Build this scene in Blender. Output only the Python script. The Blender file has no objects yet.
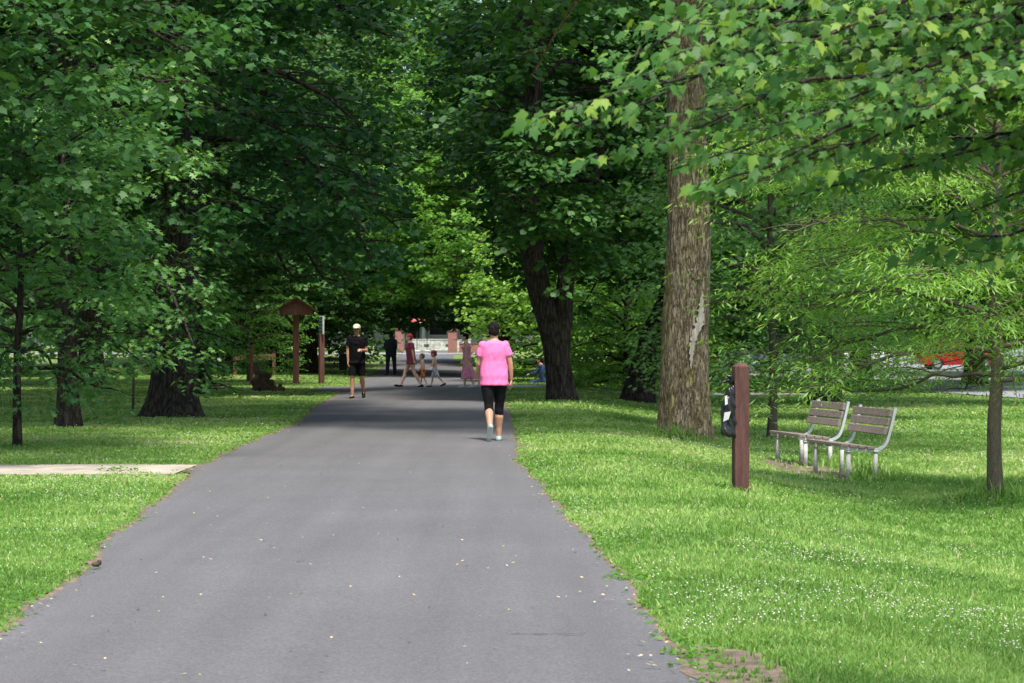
import bpy, bmesh, math, random
import numpy as np
from mathutils import Vector, Matrix, noise as mnoise
PI = math.pi
R = math.radians
scene = bpy.context.scene
C = scene.collection
F = 2400.0; CX = 512.0; HY = 343.0; CH = 1.35

# ------------------------------------------------------------------ terrain
def sstep(t):
    t = np.clip(t, 0, 1); return t*t*(3-2*t)
def gz(x, y):
    x = np.asarray(x, float); y = np.asarray(y, float)
    z = -0.34*sstep((x-1.1)/3.2)
    z = z + 0.72*sstep((y-105)/95.0)
    return z
def at(px, py):
    """ground point seen at photo pixel"""
    d = 60.0
    for _ in range(60):
        x = (px-CX)/F*d
        dn = (CH-float(gz(x, d)))*F/max(py-HY, 3)
        d = 0.5*d+0.5*min(dn, 400)
    return (px-CX)/F*d, d
def onx(px, d): return (px-CX)/F*d
def G(x, y): return float(gz(x, y))

# ------------------------------------------------------------------ materials
def newmat(name):
    m = bpy.data.materials.new(name); m.use_nodes = True
    nt = m.node_tree; nt.nodes.clear()
    return m, nt, nt.nodes, nt.links
def N(nodes, t, **kw):
    n = nodes.new(t)
    for k, v in kw.items():
        if k.startswith('i_'):
            n.inputs[k[2:].replace('_', ' ')].default_value = v
        else: setattr(n, k, v)
    return n
def ramp(nodes, stops):
    r = nodes.new('ShaderNodeValToRGB'); e = r.color_ramp.elements
    e[0].position = stops[0][0]; e[0].color = (*stops[0][1], 1)
    e[1].position = stops[-1][0]; e[1].color = (*stops[-1][1], 1)
    for p, c in stops[1:-1]:
        q = e.new(p); q.color = (*c, 1)
    return r
def plain(name, col, rough=0.6, var=0.15, scale=8, bump=0.0, bscale=40, metal=0, spec=0.5, stretch=(1,1,1), emit=None):
    m, nt, n, l = newmat(name)
    out = N(n, 'ShaderNodeOutputMaterial'); p = N(n, 'ShaderNodeBsdfPrincipled')
    p.inputs['Roughness'].default_value = rough; p.inputs['Metallic'].default_value = metal
    p.inputs['Specular IOR Level'].default_value = spec
    tc = N(n, 'ShaderNodeTexCoord'); mp = N(n, 'ShaderNodeMapping'); mp.inputs['Scale'].default_value = stretch
    l.new(tc.outputs['Object'], mp.inputs[0])
    nz = N(n, 'ShaderNodeTexNoise', i_Scale=scale, i_Detail=5.0, i_Roughness=0.6)
    l.new(mp.outputs[0], nz.inputs['Vector'])
    a = tuple(c*(1-var*1.6) for c in col); b = tuple(min(1, c*(1+var*1.4)) for c in col)
    r = ramp(n, [(0.3, a), (0.7, b)])
    l.new(nz.outputs['Fac'], r.inputs[0]); l.new(r.outputs[0], p.inputs['Base Color'])
    if bump:
        n2 = N(n, 'ShaderNodeTexNoise', i_Scale=bscale, i_Detail=4.0)
        l.new(mp.outputs[0], n2.inputs['Vector'])
        bp = N(n, 'ShaderNodeBump', i_Strength=bump, i_Distance=0.02)
        l.new(n2.outputs['Fac'], bp.inputs['Height']); l.new(bp.outputs[0], p.inputs['Normal'])
    l.new(p.outputs[0], out.inputs[0])
    return m
def leafmat(name, dark, mid, light, trans=0.3, rough=0.5, spec=0.3):
    m, nt, n, l = newmat(name)
    out = N(n, 'ShaderNodeOutputMaterial'); p = N(n, 'ShaderNodeBsdfPrincipled')
    p.inputs['Roughness'].default_value = rough; p.inputs['Specular IOR Level'].default_value = spec
    at_ = N(n, 'ShaderNodeAttribute', attribute_name='rnd')
    oi = N(n, 'ShaderNodeObjectInfo')
    geo = N(n, 'ShaderNodeNewGeometry')
    nz = N(n, 'ShaderNodeTexNoise', i_Scale=0.55, i_Detail=2.0); l.new(geo.outputs['Position'], nz.inputs['Vector'])
    s = N(n, 'ShaderNodeMath', operation='MULTIPLY_ADD'); l.new(nz.outputs['Fac'], s.inputs[0]); s.inputs[1].default_value = 0.7; s.inputs[2].default_value = -0.35
    a = N(n, 'ShaderNodeMath', operation='ADD'); l.new(at_.outputs['Fac'], a.inputs[0]); l.new(s.outputs[0], a.inputs[1])
    r = ramp(n, [(0.0, dark), (0.5, mid), (1.0, light)]); l.new(a.outputs[0], r.inputs[0])
    hs = N(n, 'ShaderNodeHueSaturation'); l.new(r.outputs[0], hs.inputs['Color'])
    v = N(n, 'ShaderNodeMath', operation='MULTIPLY_ADD'); l.new(oi.outputs['Random'], v.inputs[0]); v.inputs[1].default_value = 0.35; v.inputs[2].default_value = 0.83
    h = N(n, 'ShaderNodeMath', operation='MULTIPLY_ADD'); l.new(oi.outputs['Random'], h.inputs[0]); h.inputs[1].default_value = -0.025; h.inputs[2].default_value = 0.512
    l.new(v.outputs[0], hs.inputs['Value']); l.new(h.outputs[0], hs.inputs['Hue'])
    l.new(hs.outputs[0], p.inputs['Base Color'])
    t = N(n, 'ShaderNodeBsdfTranslucent')
    mx = N(n, 'ShaderNodeMix', data_type='RGBA', blend_type='MULTIPLY'); mx.inputs[0].default_value = 1
    l.new(hs.outputs[0], mx.inputs[6]); mx.inputs[7].default_value = (1.7, 1.75, 0.75, 1)
    l.new(mx.outputs[2], t.inputs[0])
    ms = N(n, 'ShaderNodeMixShader'); ms.inputs[0].default_value = trans
    l.new(p.outputs[0], ms.inputs[1]); l.new(t.outputs[0], ms.inputs[2]); l.new(ms.outputs[0], out.inputs[0])
    return m
def barkmat(name, dark, mid, light, moss=None, sc=1.0, bump=0.9):
    m, nt, n, l = newmat(name)
    out = N(n, 'ShaderNodeOutputMaterial'); p = N(n, 'ShaderNodeBsdfPrincipled', i_Roughness=0.9)
    p.inputs['Specular IOR Level'].default_value = 0.2
    tc = N(n, 'ShaderNodeTexCoord'); mp = N(n, 'ShaderNodeMapping'); mp.inputs['Scale'].default_value = (1, 1, 0.2)
    l.new(tc.outputs['Object'], mp.inputs[0])
    nz = N(n, 'ShaderNodeTexNoise', i_Scale=24*sc, i_Detail=6.0, i_Roughness=0.7, i_Distortion=0.6); l.new(mp.outputs[0], nz.inputs['Vector'])
    vo = N(n, 'ShaderNodeTexVoronoi', i_Scale=22*sc, feature='DISTANCE_TO_EDGE'); 
    wob = N(n, 'ShaderNodeMix', data_type='RGBA'); wob.inputs[0].default_value = 0.12
    l.new(mp.outputs[0], wob.inputs[6]); l.new(nz.outputs['Color'], wob.inputs[7]); l.new(wob.outputs[2], vo.inputs['Vector'])
    vm = N(n, 'ShaderNodeMath', operation='MULTIPLY', use_clamp=True); l.new(vo.outputs['Distance'], vm.inputs[0]); vm.inputs[1].default_value = 5.0
    ad = N(n, 'ShaderNodeMath', operation='MULTIPLY_ADD'); l.new(vm.outputs[0], ad.inputs[0]); ad.inputs[1].default_value = 0.36
    l.new(nz.outputs['Fac'], ad.inputs[2])
    r = ramp(n, [(0.40, dark), (0.64, mid), (0.9, light)]); l.new(ad.outputs[0], r.inputs[0])
    col = r.outputs[0]
    if moss:
        n3 = N(n, 'ShaderNodeTexNoise', i_Scale=5.0, i_Detail=5.0); 
        mp3 = N(n, 'ShaderNodeMapping'); mp3.inputs['Scale'].default_value = (1, 1, 0.3); l.new(tc.outputs['Object'], mp3.inputs[0]); l.new(mp3.outputs[0], n3.inputs['Vector'])
        r3 = ramp(n, [(0.48, (0, 0, 0)), (0.68, (0.75, 0.75, 0.75))]); l.new(n3.outputs['Fac'], r3.inputs[0])
        mx = N(n, 'ShaderNodeMix', data_type='RGBA'); l.new(r3.outputs[0], mx.inputs[0]); l.new(col, mx.inputs[6])
        mm = N(n, 'ShaderNodeMix', data_type='RGBA', blend_type='MULTIPLY'); mm.inputs[0].default_value = 1; l.new(col, mm.inputs[6]); mm.inputs[7].default_value = (*moss, 1)
        l.new(mm.outputs[2], mx.inputs[7]); col = mx.outputs[2]
    l.new(col, p.inputs['Base Color'])
    bp = N(n, 'ShaderNodeBump', i_Strength=bump, i_Distance=0.03); l.new(ad.outputs[0], bp.inputs['Height']); l.new(bp.outputs[0], p.inputs['Normal'])
    l.new(p.outputs[0], out.inputs[0])
    return m

M = {}
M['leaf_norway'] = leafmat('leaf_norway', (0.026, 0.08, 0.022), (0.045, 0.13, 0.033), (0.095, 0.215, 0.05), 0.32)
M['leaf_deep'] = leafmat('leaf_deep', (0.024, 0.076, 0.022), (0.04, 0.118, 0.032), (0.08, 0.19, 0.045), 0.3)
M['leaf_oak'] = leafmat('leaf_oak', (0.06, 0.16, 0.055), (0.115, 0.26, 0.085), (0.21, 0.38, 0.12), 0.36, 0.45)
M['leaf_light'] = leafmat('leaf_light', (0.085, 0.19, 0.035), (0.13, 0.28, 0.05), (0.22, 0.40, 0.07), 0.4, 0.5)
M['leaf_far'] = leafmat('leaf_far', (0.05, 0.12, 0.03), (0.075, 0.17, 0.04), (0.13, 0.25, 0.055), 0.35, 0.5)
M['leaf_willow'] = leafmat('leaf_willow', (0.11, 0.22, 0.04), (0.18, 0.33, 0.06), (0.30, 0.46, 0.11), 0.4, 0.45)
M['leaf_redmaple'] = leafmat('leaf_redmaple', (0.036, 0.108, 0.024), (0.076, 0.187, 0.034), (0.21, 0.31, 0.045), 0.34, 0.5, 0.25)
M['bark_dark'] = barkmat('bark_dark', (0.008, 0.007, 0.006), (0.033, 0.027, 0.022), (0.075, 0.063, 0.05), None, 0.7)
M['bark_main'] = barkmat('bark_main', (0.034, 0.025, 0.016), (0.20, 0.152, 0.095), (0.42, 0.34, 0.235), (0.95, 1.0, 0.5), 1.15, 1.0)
M['bark_young'] = barkmat('bark_young', (0.04, 0.035, 0.026), (0.10, 0.085, 0.06), (0.18, 0.155, 0.115), (0.9, 1.0, 0.6), 3.0, 0.5)
M['post_brown'] = plain('post_brown', (0.085, 0.034, 0.026), 0.8, 0.3, 7, 0.5, 40, stretch=(3, 3, 0.4))
M['post_red'] = plain('post_red', (0.15, 0.058, 0.043), 0.75, 0.16, 4, 0.2, 60, stretch=(3, 3, 0.4))
M['roof_brown'] = plain('roof_brown', (0.13, 0.055, 0.045), 0.8, 0.2, 9, 0.3, 50)
M['wood_grey'] = plain('wood_grey', (0.24, 0.195, 0.17), 0.85, 0.3, 9, 0.5, 30, stretch=(12, 1.2, 12))
M['wood_dark'] = plain('wood_dark', (0.05, 0.045, 0.04), 0.85, 0.3, 9, 0.4, 30)
M['steel'] = plain('steel', (0.52, 0.55, 0.58), 0.42, 0.12, 10, 0.05, 40, metal=0.35)
M['concrete'] = plain('concrete', (0.45, 0.44, 0.42), 0.9, 0.15, 12, 0.4, 60)
M['black_plastic'] = plain('black_plastic', (0.010, 0.010, 0.012), 0.3, 0.2, 10, 0.6, 22)
M['white_paint'] = plain('white_paint', (0.72, 0.73, 0.74), 0.5, 0.06, 5)
M['label_white'] = plain('label_white', (0.5, 0.5, 0.49), 0.6, 0.1, 20)
M['sign_green'] = plain('sign_green', (0.03, 0.17, 0.13), 0.5, 0.2, 9)
M['pale_board'] = plain('pale_board', (0.5, 0.5, 0.47), 0.7, 0.15, 9)
M['glass_dark'] = plain('glass_dark', (0.02, 0.025, 0.03), 0.08, 0.1, 2)
M['tyre'] = plain('tyre', (0.02, 0.02, 0.02), 0.8, 0.1, 10)
M['rim'] = plain('rim', (0.45, 0.45, 0.47), 0.3, 0.05, 10, metal=0.8)
M['car_white'] = plain('car_white', (0.8, 0.82, 0.84), 0.25, 0.03, 2)
M['car_silver'] = plain('car_silver', (0.42, 0.44, 0.46), 0.3, 0.03, 2, metal=0.5)
M['car_red'] = plain('car_red', (0.30, 0.008, 0.012), 0.25, 0.05, 2)
M['lamp_red'] = plain('lamp_red', (0.4, 0.01, 0.01), 0.2, 0.05, 2)
M['lamp_clear'] = plain('lamp_clear', (0.7, 0.7, 0.7), 0.1, 0.05, 2)
M['bare_wood'] = plain('bare_wood', (0.42, 0.37, 0.31), 0.8, 0.25, 14, 0.4, 40, stretch=(2, 2, 0.3))
M['stump_wood'] = plain('stump_wood', (0.10, 0.065, 0.04), 0.95, 0.5, 6, 0.8, 18)
M['house_wall'] = plain('house_wall', (0.55, 0.52, 0.47), 0.8, 0.08, 3)
M['stone_wall'] = plain('stone_wall', (0.42, 0.42, 0.38), 0.9, 0.35, 3, 0.4, 12)
M['canopy_red'] = plain('canopy_red', (0.55, 0.10, 0.08), 0.7, 0.12, 5)
M['canopy_white'] = plain('canopy_white', (0.7, 0.68, 0.64), 0.7, 0.08, 5)
M['dirt'] = plain('dirt', (0.15, 0.11, 0.08), 0.95, 0.4, 5, 0.9, 35)
def brickmat():
    m, nt, n, l = newmat('brick')
    out = N(n, 'ShaderNodeOutputMaterial'); p = N(n, 'ShaderNodeBsdfPrincipled', i_Roughness=0.85)
    tc = N(n, 'ShaderNodeTexCoord')
    mp = N(n, 'ShaderNodeMapping'); mp.inputs['Rotation'].default_value = (PI/2, 0, 0)
    l.new(tc.outputs['Object'], mp.inputs[0])
    b = N(n, 'ShaderNodeTexBrick', i_Scale=4.5); b.inputs['Color1'].default_value = (0.26, 0.10, 0.075, 1); b.inputs['Color2'].default_value = (0.20, 0.075, 0.055, 1); b.inputs['Mortar'].default_value = (0.33, 0.28, 0.25, 1)
    b.inputs['Mortar Size'].default_value = 0.012
    l.new(mp.outputs[0], b.inputs['Vector']); l.new(b.outputs[0], p.inputs['Base Color']); l.new(p.outputs[0], out.inputs[0]); return m
M['brick'] = brickmat()
def asphalt(name, base, crack=False):
    m, nt, n, l = newmat(name)
    out = N(n, 'ShaderNodeOutputMaterial'); p = N(n, 'ShaderNodeBsdfPrincipled', i_Roughness=0.88); p.inputs['Specular IOR Level'].default_value = 0.3
    geo = N(n, 'ShaderNodeNewGeometry')
    n1 = N(n, 'ShaderNodeTexNoise', i_Scale=0.5, i_Detail=6.0, i_Roughness=0.65); l.new(geo.outputs['Position'], n1.inputs['Vector'])
    n2 = N(n, 'ShaderNodeTexNoise', i_Scale=70.0, i_Detail=6.0, i_Roughness=0.85); l.new(geo.outputs['Position'], n2.inputs['Vector'])
    mp = N(n, 'ShaderNodeMapping'); mp.inputs['Scale'].default_value = (3.0, 0.12, 1); l.new(geo.outputs['Position'], mp.inputs[0])
    n3 = N(n, 'ShaderNodeTexNoise', i_Scale=1.0, i_Detail=4.0); l.new(mp.outputs[0], n3.inputs['Vector'])
    r1 = ramp(n, [(0.3, tuple(c*0.92 for c in base)), (0.5, base), (0.7, tuple(c*1.08 for c in base))]); l.new(n1.outputs['Fac'], r1.inputs[0])
    r2 = ramp(n, [(0.3, (0.5,)*3), (0.5, (0.97,)*3), (0.7, (1.75,)*3)]); l.new(n2.outputs['Fac'], r2.inputs[0])
    r3 = ramp(n, [(0.3, (0.9,)*3), (0.7, (1.1,)*3)]); l.new(n3.outputs['Fac'], r3.inputs[0])
    a = N(n, 'ShaderNodeMix', data_type='RGBA', blend_type='MULTIPLY'); a.inputs[0].default_value = 1; l.new(r1.outputs[0], a.inputs[6]); l.new(r2.outputs[0], a.inputs[7])
    b = N(n, 'ShaderNodeMix', data_type='RGBA', blend_type='MULTIPLY'); b.inputs[0].default_value = 1; l.new(a.outputs[2], b.inputs[6]); l.new(r3.outputs[0], b.inputs[7])
    l.new(b.outputs[2], p.inputs['Base Color'])
    bp = N(n, 'ShaderNodeBump', i_Strength=0.35, i_Distance=0.004); l.new(n2.outputs['Fac'], bp.inputs['Height']); l.new(bp.outputs[0], p.inputs['Normal'])
    l.new(p.outputs[0], out.inputs[0]); return m
M['asphalt'] = asphalt('asphalt', (0.110, 0.109, 0.112))
M['lot'] = asphalt('lot', (0.23, 0.23, 0.24))
M['path_concrete'] = plain('path_concrete', (0.36, 0.32, 0.26), 0.9, 0.22, 2.5, 0.2, 50)
def lawnmat():
    m, nt, n, l = newmat('lawn')
    out = N(n, 'ShaderNodeOutputMaterial'); p = N(n, 'ShaderNodeBsdfPrincipled', i_Roughness=0.95); p.inputs['Specular IOR Level'].default_value = 0.1
    geo = N(n, 'ShaderNodeNewGeometry')
    n1 = N(n, 'ShaderNodeTexNoise', i_Scale=0.55, i_Detail=7.0, i_Roughness=0.7); l.new(geo.outputs['Position'], n1.inputs['Vector'])
    n2 = N(n, 'ShaderNodeTexNoise', i_Scale=14.0, i_Detail=5.0, i_Roughness=0.8); l.new(geo.outputs['Position'], n2.inputs['Vector'])
    r1 = ramp(n, [(0.3, (0.11, 0.18, 0.05)), (0.5, (0.16, 0.23, 0.07)), (0.75, (0.22, 0.26, 0.10))]); l.new(n1.outputs['Fac'], r1.inputs[0])
    r2 = ramp(n, [(0.3, (0.55,)*3), (0.7, (1.3,)*3)]); l.new(n2.outputs['Fac'], r2.inputs[0])
    a = N(n, 'ShaderNodeMix', data_type='RGBA', blend_type='MULTIPLY'); a.inputs[0].default_value = 1; l.new(r1.outputs[0], a.inputs[6]); l.new(r2.outputs[0], a.inputs[7])
    l.new(a.outputs[2], p.inputs['Base Color'])
    bp = N(n, 'ShaderNodeBump', i_Strength=0.8, i_Distance=0.05); l.new(n2.outputs['Fac'], bp.inputs['Height']); l.new(bp.outputs[0], p.inputs['Normal'])
    l.new(p.outputs[0], out.inputs[0]); return m
M['lawn'] = lawnmat()
def grassmat():
    m, nt, n, l = newmat('grass_blades')
    out = N(n, 'ShaderNodeOutputMaterial'); p = N(n, 'ShaderNodeBsdfPrincipled', i_Roughness=0.55); p.inputs['Specular IOR Level'].default_value = 0.3
    a = N(n, 'ShaderNodeAttribute', attribute_name='rnd')
    r = ramp(n, [(0.0, (0.12, 0.25, 0.045)), (0.35, (0.21, 0.37, 0.08)), (0.6, (0.31, 0.46, 0.125)), (0.85, (0.43, 0.52, 0.21)), (1.0, (0.50, 0.46, 0.25))]); l.new(a.outputs['Fac'], r.inputs[0])
    l.new(r.outputs[0], p.inputs['Base Color'])
    t = N(n, 'ShaderNodeBsdfTranslucent')
    mx = N(n, 'ShaderNodeMix', data_type='RGBA', blend_type='MULTIPLY'); mx.inputs[0].default_value = 1
    l.new(r.outputs[0], mx.inputs[6]); mx.inputs[7].default_value = (1.4, 1.4, 0.8, 1); l.new(mx.outputs[2], t.inputs[0])
    ms = N(n, 'ShaderNodeMixShader'); ms.inputs[0].default_value = 0.35
    l.new(p.outputs[0], ms.inputs[1]); l.new(t.outputs[0], ms.inputs[2]); l.new(ms.outputs[0], out.inputs[0]); return m
M['grass'] = grassmat()
M['weed'] = leafmat('weed', (0.06, 0.15, 0.02), (0.10, 0.23, 0.03), (0.17, 0.32, 0.05), 0.35, 0.5)
M['clover'] = plain('clover', (0.52, 0.53, 0.42), 0.8, 0.15, 30)
M['litter'] = plain('litter', (0.42, 0.36, 0.20), 0.9, 0.35, 30)
M['skin_fair'] = plain('skin_fair', (0.75, 0.47, 0.35), 0.5, 0.06, 6)
M['skin_tan'] = plain('skin_tan', (0.42, 0.22, 0.14), 0.5, 0.06, 6)
M['skin_dark'] = plain('skin_dark', (0.06, 0.032, 0.022), 0.5, 0.06, 6)
M['c_pink'] = plain('c_pink', (0.80, 0.17, 0.40), 0.85, 0.05, 6, 0.2, 30)
M['c_black'] = plain('c_black', (0.006, 0.006, 0.007), 0.85, 0.2, 8, spec=0.1)
M['c_navy'] = plain('c_navy', (0.006, 0.010, 0.03), 0.85, 0.2, 8)
M['c_maroon'] = plain('c_maroon', (0.22, 0.03, 0.06), 0.85, 0.12, 8)
M['c_rose'] = plain('c_rose', (0.88, 0.30, 0.48), 0.85, 0.22, 14)
M['c_redyellow'] = plain('c_redyellow', (0.75, 0.16, 0.04), 0.85, 0.55, 16)
M['c_bluewhite'] = plain('c_bluewhite', (0.55, 0.58, 0.85), 0.85, 0.5, 18)
M['c_red'] = plain('c_red', (0.6, 0.03, 0.04), 0.8, 0.1, 8)
M['c_khaki'] = plain('c_khaki', (0.58, 0.52, 0.40), 0.85, 0.08, 8)
M['c_blue'] = plain('c_blue', (0.015, 0.035, 0.11), 0.85, 0.2, 8)
M['hair_dark'] = plain('hair_dark', (0.010, 0.008, 0.007), 0.8, 0.3, 30, 0.4, 80, spec=0.15)
M['hair_brown'] = plain('hair_brown', (0.16, 0.09, 0.05), 0.5, 0.3, 30, 0.4, 80)
M['hair_red'] = plain('hair_red', (0.45, 0.03, 0.03), 0.6, 0.3, 30, 0.4, 80)
M['shoe_grey'] = plain('shoe_grey', (0.27, 0.38, 0.38), 0.6, 0.12, 20)
M['sole'] = plain('sole', (0.42, 0.45, 0.42), 0.6, 0.1, 20)
M['shoe_white'] = plain('shoe_white', (0.6, 0.58, 0.54), 0.6, 0.1, 20)
M['dark_eye'] = plain('dark_eye', (0.01, 0.008, 0.006), 0.3, 0, 5)
M['lip'] = plain('lip', (0.35, 0.12, 0.10), 0.5, 0, 5)

# ------------------------------------------------------------------ object helpers
def tag(o, label=None, cat=None, group=None, kind=None):
    if label: o['label'] = label
    if cat: o['category'] = cat
    if group: o['group'] = group
    if kind: o['kind'] = kind
    return o
def thing(name, label, cat, loc=(0, 0, 0), rz=0, group=None):
    o = bpy.data.objects.new(name, None); C.objects.link(o); o.empty_display_size = 0.2
    o.location = loc; o.rotation_euler = (0, 0, rz)
    return tag(o, label, cat, group)
def link(name, me, mat=None, parent=None):
    o = bpy.data.objects.new(name, me); C.objects.link(o)
    if mat is not None and not me.materials: me.materials.append(mat)
    if parent: o.parent = parent
    return o
def copy_tree(o, parent=None):
    c = o.copy(); C.objects.link(c); c.parent = parent
    for ch in list(o.children): copy_tree(ch, c)
    return c
def npmesh(name, V, polys, rnd=None, smooth=False):
    """polys: list of int arrays (n,k)"""
    me = bpy.data.meshes.new(name)
    V = np.asarray(V, np.float32)
    polys = [np.asarray(p, np.int32) for p in polys if len(p)]
    tot = sum(p.size for p in polys); nf = sum(len(p) for p in polys)
    me.vertices.add(len(V)); me.vertices.foreach_set('co', V.ravel())
    me.loops.add(tot); me.polygons.add(nf)
    me.loops.foreach_set('vertex_index', np.concatenate([p.ravel() for p in polys]))
    st = []; s = 0
    for p in polys:
        k = p.shape[1]; st.append(s+np.arange(len(p))*k); s += p.size
    me.polygons.foreach_set('loop_start', np.concatenate(st).astype(np.int32))
    if smooth: me.polygons.foreach_set('use_smooth', np.ones(nf, bool))
    if rnd is not None:
        a = me.attributes.new('rnd', 'FLOAT', 'POINT'); a.data.foreach_set('value', np.asarray(rnd, np.float32))
    me.update(calc_edges=True)
    return me
class MB:
    """collects shapes of ONE part"""
    def __init__(s): s.V = []; s.P = []; s.n = 0
    def add(s, V, P):
        V = np.asarray(V, float).reshape(-1, 3)
        s.V.append(V); s.P += [tuple(int(i)+s.n for i in p) for p in P]; s.n += len(V); return s
    def box(s, c, d, rz=0, rx=0, ry=0, taper=1.0, bev=0.0):
        x, y, z = d[0]/2, d[1]/2, d[2]/2
        b = min(bev, x*.9, y*.9, z*.9)
        if b <= 0:
            v = [(-x, -y, -z), (x, -y, -z), (x, y, -z), (-x, y, -z), (-x*taper, -y*taper, z), (x*taper, -y*taper, z), (x*taper, y*taper, z), (-x*taper, y*taper, z)]
            f = [(0, 3, 2, 1), (4, 5, 6, 7), (0, 1, 5, 4), (1, 2, 6, 5), (2, 3, 7, 6), (3, 0, 4, 7)]
        else:
            v = []; f = []
            rings = [(-z, b), (-z+b, 0), (z-b, 0), (z, b)]
            for zz, ins in rings:
                X, Y = x-ins, y-ins
                q = b if ins == 0 else b*0.4
                v += [(-X+q, -Y, zz), (X-q, -Y, zz), (X, -Y+q, zz), (X, Y-q, zz), (X-q, Y, zz), (-X+q, Y, zz), (-X, Y-q, zz), (-X, -Y+q, zz)]
            for r in range(3):
                for i in range(8):
                    j = (i+1) % 8; f.append((r*8+i, r*8+j, r*8+8+j, r*8+8+i))
            f.append(tuple(range(7, -1, -1))); f.append(tuple(range(24, 32)))
        m = Matrix.Translation(c) @ Matrix.Rotation(rz, 4, 'Z') @ Matrix.Rotation(ry, 4, 'Y') @ Matrix.Rotation(rx, 4, 'X')
        s.add([tuple(m @ Vector(p)) for p in v], f); return s
    def tube(s, pts, rad, sides=10, cap=True, flat=1.0, up=(0, 0, 1)):
        V, P = tube_np(pts, rad, sides, flat=flat, up=up)
        s.add(V, P.tolist() if hasattr(P, 'tolist') else P)
        if cap:
            n = len(pts); o = s.n-len(V)
            s.P.append(tuple(o+i for i in range(sides-1, -1, -1))); s.P.append(tuple(o+(n-1)*sides+i for i in range(sides)))
        return s
    def prism(s, prof, y0, y1):
        """profile (x,z) extruded in y"""
        n = len(prof)
        s.add([(x, y0, z) for x, z in prof]+[(x, y1, z) for x, z in prof],
              [tuple(range(n)), tuple(range(2*n-1, n-1, -1))]+[(i, i+n, (i+1) % n+n, (i+1) % n) for i in range(n)])
        return s
    def ball(s, c, r, seg=12, ring=8):
        r = (r, r, r) if np.isscalar(r) else r
        V = [(c[0], c[1], c[2]-r[2])]; P = []
        for i in range(1, ring):
            a = -PI/2+PI*i/ring
            for j in range(seg):
                t = 2*PI*j/seg; V.append((c[0]+r[0]*math.cos(a)*math.cos(t), c[1]+r[1]*math.cos(a)*math.sin(t), c[2]+r[2]*math.sin(a)))
        V.append((c[0], c[1], c[2]+r[2]))
        for j in range(seg):
            k = (j+1) % seg; P.append((0, 1+k, 1+j)); e = 1+(ring-2)*seg; P.append((e+j, e+k, len(V)-1))
            for i in range(ring-2): a = 1+i*seg; P.append((a+j, a+k, a+seg+k, a+seg+j))
        s.add(V, P); return s
    def loft(s, rings):
        """rings: list of (cx,cy,cz,rx,ry) ellipses, closed"""
        n = 20; V = []; P = []
        for cx, cy, cz, rx, ry in rings:
            for j in range(n):
                t = 2*PI*j/n; c_, s_ = math.cos(t), math.sin(t)
                e = 0.85
                V.append((cx+rx*math.copysign(abs(c_)**e, c_), cy+ry*math.copysign(abs(s_)**e, s_), cz))
        for i in range(len(rings)-1):
            for j in range(n):
                k = (j+1) % n; P.append((i*n+j, i*n+k, i*n+n+k, i*n+n+j))
        P.append(tuple(range(n-1, -1, -1))); P.append(tuple((len(rings)-1)*n+j for j in range(n)))
        s.add(V, P); return s
    def mesh(s, name, smooth=False):
        me = bpy.data.meshes.new(name)
        me.from_pydata([tuple(v) for v in np.concatenate(s.V)], [], s.P)
        if smooth: me.polygons.foreach_set('use_smooth', [True]*len(me.polygons))
        me.update(); return me
    def build(s, name, mat, parent=None, smooth=False): return link(name, s.mesh(name, smooth), mat, parent)
def tube_np(pts, rad, sides=8, flat=1.0, up=(0, 0, 1)):
    pts = np.asarray(pts, float); n = len(pts); rad = np.broadcast_to(np.asarray(rad, float), (n,))
    t = np.gradient(pts, axis=0); t /= np.linalg.norm(t, axis=1)[:, None]+1e-9
    up = np.array(up, float); 
    u = np.cross(t, up); bad = np.linalg.norm(u, axis=1) < 0.15
    u[bad] = np.cross(t[bad], np.array([0, 1.0, 0.1])); 
    if bad.any() and not bad.all(): u = np.cross(t, np.array([0.05, 1.0, 0.12]))
    u /= np.linalg.norm(u, axis=1)[:, None]+1e-9
    v = np.cross(u, t)
    a = np.arange(sides)*2*PI/sides
    V = pts[:, None]+rad[:, None, None]*(np.cos(a)[None, :, None]*u[:, None]+flat*np.sin(a)[None, :, None]*v[:, None])
    i = np.arange(n-1)[:, None]*sides; j = np.arange(sides)[None]; k = (j+1) % sides
    P = np.stack([i+j, i+k, i+sides+k, i+sides+j], -1).reshape(-1, 4)
    return V.reshape(-1, 3), P
def solid_remesh(mb, name, voxel, smooth_it=3, wr=0.0, wsc=8, mat=None, parent=None):
    me = mb.mesh('tmp'); o = bpy.data.objects.new('tmp', me); C.objects.link(o)
    m = o.modifiers.new('r', 'REMESH'); m.mode = 'VOXEL'; m.voxel_size = voxel; m.use_smooth_shade = True
    if smooth_it:
        s = o.modifiers.new('s', 'SMOOTH'); s.iterations = smooth_it; s.factor = 0.5
    dg = bpy.context.evaluated_depsgraph_get(); dg.update()
    me2 = bpy.data.meshes.new_from_object(o.evaluated_get(dg)); me2.name = name
    bpy.data.objects.remove(o); bpy.data.meshes.remove(me)
    if wr:
        nv = len(me2.vertices); co_ = np.empty(nv*3, np.float32); me2.vertices.foreach_get('co', co_); co_ = co_.reshape(-1, 3)
        no_ = np.empty(nv*3, np.float32); me2.vertices.foreach_get('normal', no_); no_ = no_.reshape(-1, 3)
        rg_ = np.random.default_rng(int(wsc*7)+nv); k_ = np.zeros(nv)
        for q in range(14):
            d_ = rg_.normal(0, 1, 3)*np.array([1, 1, .6]); k_ += np.sin(co_ @ d_*wsc*rg_.uniform(1.5, 5)+rg_.random()*6.28+1.5*np.sin(co_ @ rg_.normal(0, 1, 3)*wsc))
        co_ = co_+no_*(k_*wr*0.22)[:, None]; me2.vertices.foreach_set('co', co_.astype(np.float32).ravel()); me2.update()
    me2.materials.clear()
    return link(name, me2, mat, parent)

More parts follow.
